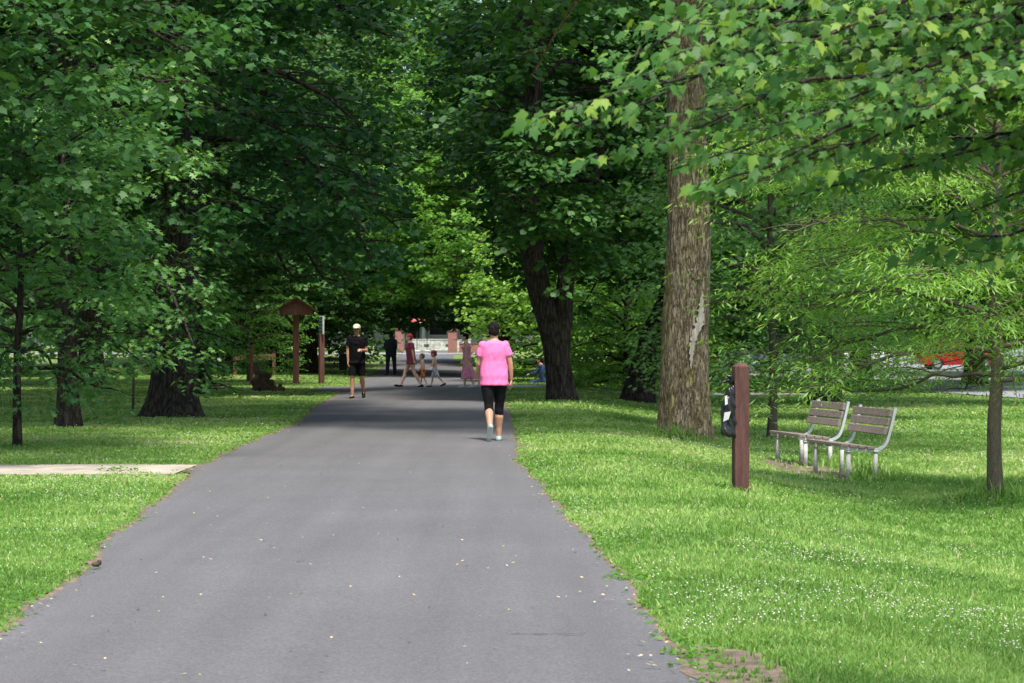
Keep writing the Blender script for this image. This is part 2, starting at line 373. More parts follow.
# ------------------------------------------------------------------ leaves
def fan(per, ctr, bend=0.12):
    V = [ctr]+per; V = np.array([(x, y, -bend*x*x-0.25*abs(y)*bend*4*0.3) for x, y in V]); n = len(per)
    T = np.array([(0, 1+i, 1+(i+1) % n) for i in range(n)]); return V, T
def mirror(h): return h+[(x, -y) for x, y in reversed(h[1:-1])]
L_MAPLE = fan(mirror([(0, 0), (0.0, -0.20), (-0.03, -0.40), (0.20, -0.35), (0.54, -0.52), (0.60, -0.29), (1.0, 0)]), (0.32, 0), 0.2)
L_MAPLE_S = fan(mirror([(0, 0), (0.12, -0.42), (0.62, -0.46), (1.0, 0)]), (0.4, 0), 0.2)
L_OAK = fan(mirror([(0, 0), (0.22, -0.07), (0.30, -0.36), (0.44, -0.09), (0.64, -0.34), (0.70, -0.08), (1.0, 0)]), (0.45, 0), 0.15)
L_WILLOW = fan(mirror([(0, 0), (0.5, -0.10), (1.0, 0)]), (0.5, 0.0), 0.12)
L_BROAD = fan(mirror([(0, 0), (0.35, -0.32), (1.0, 0)]), (0.45, 0), 0.25)
L_RED = fan(mirror([(0, 0), (-0.03, -0.15), (0.06, -0.31), (0.24, -0.27), (0.43, -0.36), (0.66, -0.44), (0.58, -0.23), (0.78, -0.13), (1.05, 0)]), (0.35, 0), 0.22)
L_RED = (L_RED[0].copy(), L_RED[1])
def scatter_leaves(tm, pos, heading, tilt_n, size, rng):
    """pos (n,3); heading unit(n,3); tilt_n normal(n,3)"""
    V0, T0 = tm; n = len(pos); k = len(V0)
    x = heading/np.linalg.norm(heading, axis=1)[:, None]
    z = tilt_n-(tilt_n*x).sum(1)[:, None]*x; z /= np.linalg.norm(z, axis=1)[:, None]+1e-9
    y = np.cross(z, x)
    s = np.broadcast_to(size, (n,))[:, None, None]
    V = pos[:, None]+s*(V0[None, :, 0, None]*x[:, None]+V0[None, :, 1, None]*y[:, None]+V0[None, :, 2, None]*z[:, None])
    T = (np.arange(n)[:, None, None]*k+T0[None]).reshape(-1, 3)
    return V.reshape(-1, 3), T, k
def leafmesh(name, tm, C0, H0, rng, per, size, sig=0.22, sv=0.06, droop=0.35, tilt=0.4, hang=0.0):
    n = len(C0)*per
    Cc = np.repeat(C0, per, 0); Hh = np.repeat(H0, per)
    r = np.sqrt(rng.random(n))*sig*1.8; a = rng.random(n)*2*PI
    off = np.stack([r*np.cos(a), r*np.sin(a), rng.normal(0, sv, n)-0.25*r], 1)
    pos = Cc+off
    ha = np.where(rng.random(n) < 0.75, np.arctan2(off[:, 1], off[:, 0])*1.0, Hh)+rng.normal(0, 0.6, n)
    dz = -droop+rng.normal(0, 0.3, n)-hang
    head = np.stack([np.cos(ha), np.sin(ha), dz], 1)
    nor = np.stack([rng.normal(0, tilt, n), rng.normal(0, tilt, n), np.ones(n)], 1)
    sz = size*rng.uniform(0.65, 1.2, n)
    V, T, k = scatter_leaves(tm, pos, head, nor, sz, rng)
    sp = np.repeat(rng.normal(0, 0.13, len(C0)), per)
    rnd = np.clip(rng.beta(2.2, 2.6, n)+sp, 0, 1)
    return V, T, np.repeat(rnd, k)
def tube_bark(path, rad, sides, ridge, rng, flare=0.5, lobes=5, fh=0.9):
    """trunk surface with roots and ridges; path (n,3)"""
    V, P = tube_np(path, rad, sides, up=(0.02, 1, 0.05))
    n = len(path); V = V.reshape(n, sides, 3); c = np.asarray(path)[:, None]
    d = V-c; zz = (np.asarray(path)[:, 2]-path[0][2])
    a = np.arange(sides)*2*PI/sides
    ph = rng.random()*6
    lob = 0.55+0.45*np.cos(lobes*a+ph)+0.25*np.cos((lobes*2+1)*a+ph*2)
    fl = 1+flare*np.exp(-zz/ (fh*0.42))[:, None]*(0.55+0.6*lob[None])
    rg = 0
    if ridge:
        nr = int(sides/4); g = rng.normal(0, 1, (n//6+3, sides)); 
        gi = np.linspace(0, g.shape[0]-1.01, n); i0 = gi.astype(int); f = (gi-i0)[:, None]
        g = g[i0]*(1-f)+g[i0+1]*f
        rg = ridge*g/np.asarray(rad).mean()
        big = 0.03*np.cos(3*a[None]+zz[:, None]*0.7+ph)+0.02*np.cos(7*a[None]-zz[:, None]*0.4)
        rg = rg+big
    V = c+d*(fl+rg)[..., None]
    return V.reshape(-1, 3), P
def smooth_path(pts, step):
    pts = np.asarray(pts, float); 
    d = np.r_[0, np.cumsum(np.linalg.norm(np.diff(pts, axis=0), axis=1))]
    t = np.arange(0, d[-1]+step, step).clip(0, d[-1])
    P = [Vector(p) for p in pts]
    out = []
    for q in t:
        i = min(np.searchsorted(d, q, 'right')-1, len(pts)-2); f = (q-d[i])/(d[i+1]-d[i])
        p0 = P[max(i-1, 0)]; p1 = P[i]; p2 = P[i+1]; p3 = P[min(i+2, len(P)-1)]
        out.append(0.5*((2*p1)+(p2-p0)*f+(2*p0-5*p1+4*p2-p3)*f*f+(3*p1-p0-3*p2+p3)*f**3))
    return np.array([tuple(o) for o in out]), t/d[-1]
def grow(seed, H, Rr, z0, tr, nlimb, leaf, size, per, path=None, low_droop=0.5, flare=0.6, sides=28, ridge=0.0, sig=0.24, dens=1.0, sec_step=0.34, topR=0.35, ustart=0.3, keep=None, fork=False, sv=0.06, step=0.25, hang=0.0, twig_step=0.33, prof=None, zmin=0.45, gap=0.32, cs=1.0, shell=24, zlow=None, lk=1.0):
    rng = np.random.default_rng(seed); rr = random.Random(seed)
    if path is None:
        path = [(0, 0, 0)]+[(rr.uniform(-1, 1)*0.02*H*k/4, rr.uniform(-1, 1)*0.02*H*k/4, H*k/4) for k in range(1, 5)]
    tp, tt = smooth_path(path, step)
    rad = tr*(1-0.82*tt)**0.9+0.01
    TV, TP = tube_bark(tp, rad, sides, ridge, rng, flare)
    Vs = [TV]; Ps = [TP]; off = len(TV)
    def addtube(p, r, s):
        nonlocal off
        v, q = tube_np(p, r, s); Vs.append(v); Ps.append(q+off); off += len(v)
    tz = tp[:, 2]
    cen = []; hd = []
    for i in range(nlimb):
        u = ((i+rr.random()*0.8)/nlimb); zi = z0+(H*0.97-z0)*u**1.05
        zi_att = zi
        k = min(np.searchsorted(tz, zi_att), len(tz)-1); base = tp[k]
        pr = prof(u) if prof else (0.78+0.22*u/0.3 if u < 0.3 else topR+(1-topR)*math.sqrt(max(0, 1-((u-0.3)/0.7)**2)))
        L = Rr*pr*rr.uniform(0.72, 1.12)
        az = i*2.39996+rr.uniform(-0.4, 0.4)
        up = ustart+0.75*u+rr.uniform(-0.1, 0.15); dr = low_droop*(1-u)+0.2
        ns = 9; s = np.linspace(0, 1, ns)
        wob = rr.uniform(-0.35, 0.35)
        aa = az+wob*s
        rr_ = L*s
        pts = np.stack([base[0]+rr_*np.cos(aa), base[1]+rr_*np.sin(aa), base[2]+L*(up*s-dr*s*s*1.2)], 1)
        pts[1:, 2] += rng.normal(0, 0.03*L*0.3, ns-1)
        pts[:, 2] = np.maximum(pts[:, 2], zmin+.1)
        if keep is not None:
            fr = 1.0
            while fr > .25 and not keep(np.array([base+(pts[-1]-base)*fr]))[0]: fr -= .08
            pts = base+(pts-base)*fr; L = L*fr
        lr = lk*min(0.0165*L+0.006, rad[k]*0.7)
        addtube(pts, lr*(1-0.85*s)+0.004, 7)
        m = max(4, int(L*0.8/sec_step))
        for q in range(m):
            f = 0.18+0.82*(q+rr.random()*0.7)/m
            if rr.random() < 0.07: continue
            x = f*(ns-1); j = min(int(x), ns-2); b = pts[j]*(1-(x-j))+pts[j+1]*(x-j)
            side = 1 if q % 2 else -1
            ha = az+wob*f+side*rr.uniform(0.5, 1.25)
            l2 = (0.34*L*(1.15-f)+0.35)*rr.uniform(0.7, 1.15)
            s2 = np.linspace(0, 1, 5); d2 = rr.uniform(0.0, 0.25); u2 = rr.uniform(-0.05, 0.3)
            ha2 = ha-side*0.25*s2
            p2 = np.stack([b[0]+l2*s2*np.cos(ha2), b[1]+l2*s2*np.sin(ha2), b[2]+l2*(u2*s2-(d2+0.35*low_droop)*s2*s2)], 1)
            p2[:, 2] = np.maximum(p2[:, 2], zmin)
            addtube(p2, 0.26*lr*(1-0.8*s2)+0.002, 4)
            nt = max(2, int(l2/twig_step*dens))
            g = np.linspace(0.25, 1.0, nt)
            for z in g:
                x2 = z*4; j2 = min(int(x2), 3); c = p2[j2]*(1-(x2-j2))+p2[j2+1]*(x2-j2)
                c = c+rng.normal(0, 0.10, 3)*np.array([1, 1, 0.7])
                cen.append(c); hd.append(ha)
        cen.append(pts[-1]); hd.append(az)
    cen = np.array(cen); hd = np.array(hd)
    mk = cen[:, 2] > zmin+0.35*rng.random(len(cen)); cen = cen[mk]; hd = hd[mk]
    if shell:
        zl = zlow if zlow is not None else max(zmin, z0-0.5)
        n = int(shell*Rr*(H-zl)); u = rng.random(n)**1.15; zz = zl+(H*1.0-zl)*u; az = rng.random(n)*2*PI
        pr = np.where(u < .3, .80+.2*u/.3, topR*.6+(1-topR*.6)*np.sqrt(np.clip(1-((u-.3)/.72)**2, 0, 1)))
        lump = 1+.13*np.sin(az*3+zz*.5+seed)+.10*np.sin(az*5-zz*.9+seed*2)+.07*np.sin(az*9+zz*1.7)
        r_ = Rr*pr*lump*(1-.22*rng.random(n)**1.5)
        bx_ = np.interp(zz, tp[:, 2], tp[:, 0]); by_ = np.interp(zz, tp[:, 2], tp[:, 1])
        sc_ = np.stack([bx_+r_*np.cos(az), by_+r_*np.sin(az), zz+rng.normal(0, .1, n)], 1)
        cen = np.concatenate([cen, sc_]); hd = np.r_[hd, az]
    if gap:
        q = np.zeros(len(cen))
        for _ in range(9):
            d_ = rng.normal(0, 1, 3)*np.array([1, 1, 1.5]); d_ /= np.linalg.norm(d_); q += np.sin(cen @ d_*rng.uniform(2.2, 5.5)*cs+rng.random()*6.28)
        mk = q > np.quantile(q, gap)-0.25*rng.random(len(q)); cen = cen[mk]; hd = hd[mk]; per = int(per*1.35)
    if keep is not None:
        mk = keep(cen); cen = cen[mk]; hd = hd[mk]
    LV, LT, rnd = leafmesh('crown', leaf, cen, hd, rng, per, size, sig, sv=sv, hang=hang)
    tm = npmesh('trunk', np.concatenate(Vs), [np.concatenate(Ps)], smooth=True)
    cm = npmesh('crown', LV, [LT], rnd=rnd)
    return tm, cm
NT = [0]
def tree(name, label, cat, x, y, meshes, bark, leafm, rz=0.0, s=1.0, group=None, sz=None):
    t = thing(name, label, cat, (x, y, G(x, y)-0.03), rz, group)
    t.scale = (s, s, sz or s)
    tm, cm = meshes
    for me, nm, mt in ((tm, 'trunk', bark), (cm, 'crown', leafm)):
        if not me.materials: me.materials.append(mt)
        o = bpy.data.objects.new(nm, me); C.objects.link(o); o.parent = t
        if me.materials[0] != mt:
            o.material_slots[0].link = 'OBJECT'; o.material_slots[0].material = mt
    NT[0] += len(cm.polygons)
    return t
# ------------------------------------------------------------------ people
def rotx(v, a):  # pitch forward about X: +a moves a downward limb forward (+y)
    return Vector((v[0], v[1]*math.cos(a)-v[2]*math.sin(a), v[1]*math.sin(a)+v[2]*math.cos(a)))
def hand(mb, w, d, side, palm, S, curl=0.5):
    """w wrist, d direction, palm = direction the palm faces"""
    d = Vector(d).normalized(); p = Vector(palm); p = (p-d*p.dot(d)).normalized(); u = d.cross(p)*side
    k = S*1.0
    for i in range(4):
        o = (i-1.5)*0.019*k
        a = w+u*o*0.8; b = w+d*0.085*k+u*o
        mb.tube([tuple(w-d*0.01), tuple(a+d*0.04*k), tuple(b)], [0.018*k, 0.0145*k, 0.012*k], 8)
        L = (0.072, 0.082, 0.076, 0.060)[i]*k
        q = b; dd = d.copy(); pts = [tuple(q)]
        for j in range(3):
            dd = (dd*math.cos(curl*0.75)+p*math.sin(curl*0.75)).normalized(); pd = p
            p2 = (p-dd*p.dot(dd)); 
            q = q+dd*L*(0.42, 0.32, 0.26)[j]; pts.append(tuple(q))
        mb.tube(pts, [0.0095*k, 0.009*k, 0.0085*k, 0.0075*k], 8); mb.ball(pts[-1], 0.0078*k, 8, 6)
    q = w+d*0.025*k-u*0.02*k
    t1 = q-u*0.028*k+d*0.03*k+p*0.012*k; t2 = t1+d*0.03*k-u*0.006*k+p*0.012*k
    mb.tube([tuple(q), tuple(t1), tuple(t2)], [0.015*k, 0.0115*k, 0.009*k], 8); mb.ball(tuple(t2), 0.0092*k, 8, 6)
def person(label, x, y, yaw, H, skin, legs, arms, hair, clothes, group=None, female=False, child=False, cap=None, lean=0.03, headturn=0.0, headtilt=0.0, voxel=0.010, shoes=None, palm_in=True, width=1.0, zoff=0, hairlen=0, seated=False, glasses=False, extra=None):
    S = H/1.70; t = thing('person', label, 'person', (x, y, G(x, y)+zoff), yaw, group)
    W = width; v3 = Vector
    hs = 1.28 if child else 1.0
    hipx = (0.095 if female else 0.088)*W
    jt = {}
    hip_z = 0.90 if not child else 0.82
    torso_dz = 0 if not child else -0.03
    for sd, nm in ((1, 'R'), (-1, 'L')):
        th, kn, ft, sp = legs[0 if sd > 0 else 1]
        hip = v3((sd*hipx, 0, hip_z))
        kd = rotx(v3((sd*sp, 0, -1)).normalized(), th); knee = hip+kd*(0.43 if not child else 0.38)
        ad = rotx(v3((sd*sp*0.3, 0, -1)).normalized(), th-kn); ank = knee+ad*(0.405 if not child else 0.36)
        fd = rotx(v3((sd*0.12, 1, 0)).normalized(), ft)
        jt[nm] = [hip, knee, ank, fd]
    low = min((jt[n][2]+jt[n][3]*q+v3((0, 0, -0.075 if q < 0.05 else -0.03))).z for n in 'RL' for q in (-0.04, 0.16))
    if seated: low = hip_z-0.10
    dz = -low
    lower = v3((0, 0, dz))
    for n in 'RL':
        for i in range(3): jt[n][i] = jt[n][i]+lower
    base = hip_z+dz
    k = 1 if not child else 0.93
    def ty(h): return lean*h/0.5   # forward shift with height over hip
    sw = (0.152 if female else 0.175)*W
    sh_z = base+0.50*k; 
    bm = MB()
    br = 0.02 if female else 0
    rings = [(-0.10, .12*W, .09, 0), (-0.03, .165*W, .115, -.01), (0.03, .170*W, .115, -.01), (0.13, (.135 if female else .15)*W, .10, 0), (0.24, (.135 if female else .16)*W, .10, .0), (0.36, .155*W, .108+br, .01+br*.3), (0.45, .150*W, .098, 0), (0.495, .118*W, .082, -.005), (0.525, .085, .065, -.005), (.55, .058, .055, -.005)]
    def ring(rs, infl=0.0, scz=1.0): return [(0, ty(h)+oy, base+h*k, rx+infl, ry+infl) for h, rx, ry, oy in rs]
    bm.loft(ring(rings))
    nb = v3((0, ty(.5), base+.50*k)); hc = v3((0, ty(.66)+.02, base+.50*k+.168*hs))
    bm.tube([tuple(nb), tuple(hc+v3((0, -.015, -.05)))], [0.062, 0.056], 12)
    # head (own frame)
    hm = Matrix.Translation(hc) @ Matrix.Rotation(headturn, 4, 'Z') @ Matrix.Rotation(headtilt, 4, 'X') @ Matrix.Scale(hs, 4)
    hb = MB()
    hb.ball((0, -.008, .03), (.077, .098, .092), 20, 14)
    hb.ball((0, .022, -.035), (.060, .070, .075), 16, 12)
    hb.ball((0, .055, -.088), (.030, .028, .022), 12, 8)      # chin
    hb.tube([(0, .088, .022), (0, .104, -.018), (0, .096, -.032)], [.009, .013, .012], 8)   # nose
    hb.ball((0, .078, .034), (.05, .018, .010), 12, 6)       # brow
    for s in (-1, 1):
        hb.ball((s*.078, -.005, -.005), (.010, .020, .032), 10, 8)
        hb.ball((s*.036, .066, -.022), (.022, .020, .020), 10, 8)   # cheek
    for V in hb.V: bm.V.append(np.array([tuple(hm @ Vector(p)) for p in V]))
    o0 = bm.n
    for P in hb.P: bm.P.append(tuple(i+o0 for i in P))
    bm.n += hb.n
    # legs
    lw = 1.0*W if not child else 0.8
    for n, sd in (('R', 1), ('L', -1)):
        hip, knee, ank, fd = jt[n]
        th = knee-hip; mid = hip+th*0.45; cf = knee+(ank-knee)*0.33+(v3((0, -1, 0))*0.018)
        bm.tube([tuple(hip+v3((0, 0, .02))), tuple(mid), tuple(hip+th*.85), tuple(knee)], [.088*lw, .078*lw, .058*lw, .054*lw], 14); bm.ball(tuple(knee), .055*lw, 12, 8)
        bm.tube([tuple(knee), tuple(cf), tuple(knee+(ank-knee)*.7), tuple(ank)], [.052*lw, .058*lw, .042*lw, .034*lw], 14); bm.ball(tuple(ank), .036*lw, 10, 8)
        heel = ank+fd*-0.035+v3((0, 0, 0)); dn = (fd.cross(v3((1, 0, 0)))).normalized(); dn = dn if dn.dot(ank-knee) > 0 else -dn
        toe = ank+fd*0.155+dn*0.045
        bm.tube([tuple(ank+dn*.035-fd*.03), tuple(ank+fd*.06+dn*.035), tuple(toe)], [.033, .033, .022], 10); bm.ball(tuple(toe), .024, 10, 6)
        jt[n].append(dn); jt[n].append(toe)
    # arms
    aj = {}
    for n, sd in (('R', 1), ('L', -1)):
        pit, abd, elb, inw = arms[0 if sd > 0 else 1]
        sh = v3((sd*sw, ty(.47), base+.465*k))
        ud = rotx(v3((sd*math.sin(abd), 0, -math.cos(abd))), pit); el = sh+ud*.275*k
        fdv = rotx(v3((-sd*math.sin(inw), 0, -math.cos(inw))), pit+elb); wr = el+fdv*.235*k
        aw = 0.95*W if not child else 0.75
        bm.tube([tuple(sh+v3((-sd*.03, 0, .01))), tuple(sh+ud*.08), tuple(sh+ud*.2*k), tuple(el)], [.052*aw, .049*aw, .042*aw, .037*aw], 12); bm.ball(tuple(sh), .053*aw, 12, 8); bm.ball(tuple(el), .038*aw, 10, 8)
        bm.tube([tuple(el), tuple(el+fdv*.07), tuple(el+fdv*.17*k), tuple(wr)], [.037*aw, .039*aw, .030*aw, .023*aw], 12)
        pal = v3((-sd, 0.15, 0)) if pit+elb < 1.0 else v3((-sd*0.6, 0, -0.8))
        hand(bm, wr, fdv, sd, pal, 0.95 if not child else .75, 0.45 if elb < 1 else 0.8)
        aj[n] = (sh, ud, el, fdv, wr)
    bm.V = [v*S for v in bm.V]
    body = solid_remesh(bm, 'body', voxel, 3, 0, 8, M[skin], t)
    def fin(mb, nm, mat, vox=0.013, wr=0.004, wsc=9, par=t, it=2):
        mb.V = [v*S for v in mb.V]; return solid_remesh(mb, nm, vox, it, wr, wsc, M[mat], par)
    # eyes, mouth
    e = MB()
    for s in (-1, 1): e.ball((s*.031, .0805, .008), (.014, .008, .007), 10, 6)
    e.V = [np.array([tuple((hm @ Vector(p))*S) for p in V]) for V in e.V]; e.build('eyes', M['dark_eye'], t, True)
    e = MB(); e.ball((0, .0865, -.058), (.022, .007, .006), 10, 6)
    e.V = [np.array([tuple((hm @ Vector(p))*S) for p in V]) for V in e.V]; e.build('mouth', M['lip'], t, True)
    if glasses:
        e = MB()
        for s in (-1, 1): e.ball((s*.032, .087, .008), (.025, .007, .017), 10, 6); e.tube([(s*.055, .08, .012), (s*.082, 0, .008)], .004, 6)
        e.V = [np.array([tuple((hm @ Vector(p))*S) for p in V]) for V in e.V]; e.build('glasses', M['dark_eye'], t, True)
    # hair
    hr = MB(); hr.ball((0, -.020, .042), (.087, .098, .093), 18, 12); hr.ball((0, -.045, -.005), (.078, .072, .075), 16, 10)
    if hairlen: hr.tube([(0, -.06, .0), (0, -.085, -.08), (0, -.08, -.08-hairlen)], [.07, .06, .03], 12)
    cut = MB(); hr.V = [np.array([tuple(hm @ Vector(p)) for p in V]) for V in hr.V]
    h_ = fin(hr, 'hair', hair, 0.011, 0.006, 18)
    if cap:
        cp = MB(); cp.ball((0, -.012, .055), (.092, .108, .085), 18, 12)
        cp.tube([(0, .06, .052), (0, .115, .048), (0, .165, .036)], [.070, .062, .045], 14, flat=0.16)
        cp.V = [np.array([tuple(hm @ Vector(p)) for p in V]) for V in cp.V]
        fin(cp, 'cap', cap, 0.010, 0, 8)
    # clothes
    for c in clothes:
        kd = c['kind']; mb = MB()
        if kd == 'top':
            inf = c.get('infl', .018); hem = c.get('hem', -.05)
            rs = [(hem, rings[1][1]+.012, rings[1][2]+.02, 0)]+[q for q in rings if hem+.04 < q[0] < .50 and q[0] != 0.13]+[(.528, .09, .07, -.005)]
            rs = [(h, max(rx, (.15 if h < .4 else rx)*W), max(ry, .105 if h < .4 else ry), oy) for h, rx, ry, oy in rs]
            mb.loft(ring(rs[:-1], inf)+ring(rs[-1:], 0.0))
            sl = c.get('sleeve', .5)
            if sl:
                for n in 'RL':
                    sh, ud, el, fdv, wr = aj[n]; a = min(sl, 1)*.275*k
                    q = [tuple(sh+v3(((-1 if n == 'R' else 1)*.05, 0, .012))), tuple(sh+ud*a*.5), tuple(sh+ud*a)]
                    rr_ = [.060*W, .064*W, (.065 if sl < 1 else .054)*W]
                    if sl > 1: q += [tuple(el+fdv*.1), tuple(el+fdv*.21*k)]; rr_ += [.048, .036]
                    mb.tube(q, rr_, 14); mb.ball(tuple(sh), .061*W, 12, 8)
            fin(mb, c.get('name', 'shirt'), c['mat'], 0.012, c.get('wr', .006))
        elif kd == 'legs':
            fr = c.get('len', .5); inf = c.get('infl', .015)
            rs = [(-.12, .11*W, .09, 0)]+[q for q in rings if -.08 < q[0] < .06]+[(.09, .15*W, .105, 0)]
            mb.loft(ring(rs, inf))
            for n in 'RL':
                hip, knee, ank = jt[n][:3]; th = knee-hip; sn = ank-knee
                if fr <= 1: q = [hip, hip+th*fr*.5, hip+th*fr]; rr_ = [.092, .086+c.get('flare', .0)*.5, .078+c.get('flare', 0)]
                else:
                    g = fr-1; q = [hip, hip+th*.45, hip+th*.85, knee, knee+sn*g*.4+v3((0, -.012, 0)), knee+sn*g]; rr_ = [.09, .08, .062, .058, .060+c.get('flare', 0)*.6, (.054 if g < .6 else .042)+c.get('flare', 0)]
                mb.tube([tuple(p) for p in q], [(r_+inf*.6)*lw for r_ in rr_], 14)
                if fr > 1: mb.ball(tuple(knee), (.058+inf*.6)*lw, 12, 8)
            fin(mb, c.get('name', 'shorts'), c['mat'], 0.012, c.get('wr', .004))
        elif kd == 'dress':
            top = c.get('top', .38); bot = c.get('bot', -.60); fl = c.get('flare', .05); my = (jt['R'][2].y+jt['L'][2].y)/2*.8; spread = abs(jt['R'][2].y-jt['L'][2].y)/2
            rs = []
            for h in np.linspace(bot, -.1, 5):
                f = (h+.1)/(bot+.1) if bot < -.1 else 0
                rs.append((0, my*f*1.2, base+h*k, .165*W+fl*f, .12+(spread*.8+fl)*f))
            mb.loft(rs+[r for r in ring([q for q in rings if -.05 < q[0] < top]+[(top, .15*W, .10, .01)], .016)])
            if c.get('straps'):
                for s in (-1, 1): mb.tube([(s*.09*W, ty(.4)+.10, base+top*k), (s*.095*W, ty(.5)+.0, base+.525*k), (s*.09*W, ty(.4)-.10, base+top*k)], .016, 8)
            fin(mb, c.get('name', 'dress'), c['mat'], 0.013, .01, 7)
    for n in 'RL':
        hip, knee, ank, fd, dn, toe = jt[n]
        if shoes:
            mb = MB(); a = ank+dn*.040; 
            mb.tube([tuple(a-fd*.055), tuple(a+fd*.03), tuple(a+fd*.11+dn*.008), tuple(a+fd*.185+dn*.014)], [.040, .044, .042, .028], 14, flat=.85)
            mb.tube([tuple(ank-fd*.005), tuple(a-fd*.01)], [.043, .044], 12)
            mb.ball(tuple(a-fd*.05), (.036, .03, .034)); mb.ball(tuple(a+fd*.185+dn*.014), (.034, .034, .026))
            s_ = fin(mb, 'shoe', shoes, 0.010, 0, 8, it=2)
            mb = MB(); b = a+dn*.034
            mb.tube([tuple(b-fd*.080), tuple(b-fd*.05), tuple(b+fd*.05), tuple(b+fd*.13), tuple(b+fd*.205)], [.022, .036, .040, .046, .024], 14, flat=.34, up=tuple(dn))
            fin(mb, 'sole', c_sole(shoes), 0.009, 0, 8, s_, it=1)
    return t
def c_sole(s): return 'sole' if s == 'shoe_grey' else ('shoe_white' if s == 'shoe_white' else 'c_black')
post_xy = at(740.5, 492.5); mt_xy = at(686, 441); wo_xy = at(996, 503)
# ------------------------------------------------------------------ objects
# brown wooden post with a hanging black bag
x, y = post_xy; s = 2400/y
t = thing('wooden_post', 'square brown wooden post standing in the grass beside the pale trunk', 'post', (x, y, G(x, y)), R(8))
hgt = CH-(361-HY)/s*1-G(x, y)
mb = MB(); mb.box((0, 0, hgt/2-.04), (.142, .142, hgt-.02), bev=.006)
mb.box((0, 0, hgt-.035), (.134, .134, .03), taper=.52); mb.build('shaft', M['post_brown'], t)
bagz = CH-(407-HY)/s-G(x, y)
t = thing('bag', 'crumpled shiny black plastic bag hanging on the left side of the brown post', 'bag', (x-.105, y-.02, G(x, y)+bagz+.02), 0); t.scale = (1.1, 1.1, 1.18)
mb = MB()
mb.loft([(0.01, 0, -.26, .035, .05), (-.005, 0, -.245, .062, .075), (-.012, 0, -.15, .068, .085), (-.005, 0, -.03, .058, .08), (.0, 0, .06, .05, .07), (.01, 0, .14, .03, .045), (.015, 0, .17, .018, .02)])
solid_remesh(mb, 'sack', .008, 2, .016, 13, M['black_plastic'], t)
mb = MB(); mb.tube([(.03, 0, .15), (-.02, 0, .20), (-.07, -.02, .19), (-.10, -.03, .165)], [.015, .03, .028, .012], 10, flat=.5)
mb.tube([(.03, -.01, .17), (0, -.02, .235), (-.05, -.02, .245)], [.016, .022, .01], 10, flat=.5)
solid_remesh(mb, 'knot', .007, 1, .006, 20, M['black_plastic'], t)
mb = MB(); mb.add([(-.055, -.092, -.06), (.0, -.096, -.05), (-.02, -.096, -.115), (-.066, -.088, -.135), (-.055, -.086, -.06), (.0, -.09, -.05), (-.02, -.09, -.115), (-.066, -.082, -.135)], [(0, 3, 2, 1), (4, 5, 6, 7), (0, 1, 5, 4), (1, 2, 6, 5), (2, 3, 7, 6), (3, 0, 4, 7)])
mb.build('paper_label', M['label_white'], t); mb = MB(); mb.add([(-.05, -.082, .075), (-.03, -.085, .08), (-.025, -.09, .01), (-.05, -.092, .0), (-.05, -.076, .075), (-.03, -.079, .08), (-.025, -.084, .01), (-.05, -.086, .0)], [(0, 3, 2, 1), (4, 5, 6, 7), (0, 1, 5, 4), (1, 2, 6, 5), (2, 3, 7, 6), (3, 0, 4, 7)])
mb.build('tag_strip', M['label_white'], t)

# benches
def bench():
    t = thing('park_bench', '', 'bench', group='two park benches end to end by the trees')
    L = 1.55
    slat_b = [((.015, .60), 1.30), ((.055, .715), 1.36), ((.085, .83), 1.40)]
    for (c, an) in slat_b:
        mb = MB(); mb.box((c[0]-.035, L/2, c[1]), (.10, L+.06, .038), ry=-an+PI, bev=.006); mb.build('slat', M['wood_grey'], t)
    for q, xx in enumerate((-.56, -.445, -.33, -.215)):
        mb = MB(); mb.box((xx, L/2, .425-.012*q), (.10, L+.06, .040), ry=R(4), bev=.006); mb.build('seat_slat', M['wood_grey'], t)
    for yy in (.03, L-.03):
        pr = [(-.60, .385), (-.45, .378), (-.25, .36), (-.12, .365), (-.03, .41), (.02, .49), (.05, .60), (.085, .73), (.125, .90)]
        sp, st = smooth_path([(p[0], yy, p[1]) for p in pr], .03)
        # flat steel band: rectangular section
        V = []; P = []; tt = np.gradient(sp, axis=0); tt /= np.linalg.norm(tt, axis=1)[:, None]
        nn = np.stack([-tt[:, 2], 0*tt[:, 0], tt[:, 0]], 1)
        for i_ in range(len(sp)):
            for (a_, b_) in ((-.018, -.026), (.018, -.026), (.018, .026), (-.018, .026)): V.append(sp[i_]+nn[i_]*a_+np.array([0, b_, 0]))
        for i_ in range(len(sp)-1):
            for j in range(4): P.append((i_*4+j, i_*4+(j+1) % 4, i_*4+4+(j+1) % 4, i_*4+4+j))
        P.append((3, 2, 1, 0)); e = (len(sp)-1)*4; P.append((e, e+1, e+2, e+3))
        mb = MB(); mb.add(V, P); mb.build('frame', M['steel'], t)
        for xx in (-.50, -.14):
            mb = MB(); mb.tube([(xx, yy, -.05), (xx, yy, .345)], .031, 14); mb.tube([(xx, yy, .33), (xx, yy, .352)], .04, 14); mb.build('leg', M['concrete'], t, True)
    return t
b1 = bench(); b1.location = (4.62, 29.6, G(4.4, 30.2)+.02); b1.rotation_euler = (0, 0, R(9)); b1.scale = (.96, .96, .97); b1['label'] = 'nearer grey slatted park bench, right one of the pair, facing the path'
b2 = copy_tree(b1); b2.location = (4.46, 32.6, G(4.2, 33)+.02); b2.rotation_euler = (0, 0, R(9)); b2['label'] = 'farther grey slatted park bench, left one of the pair, beside the small oak'

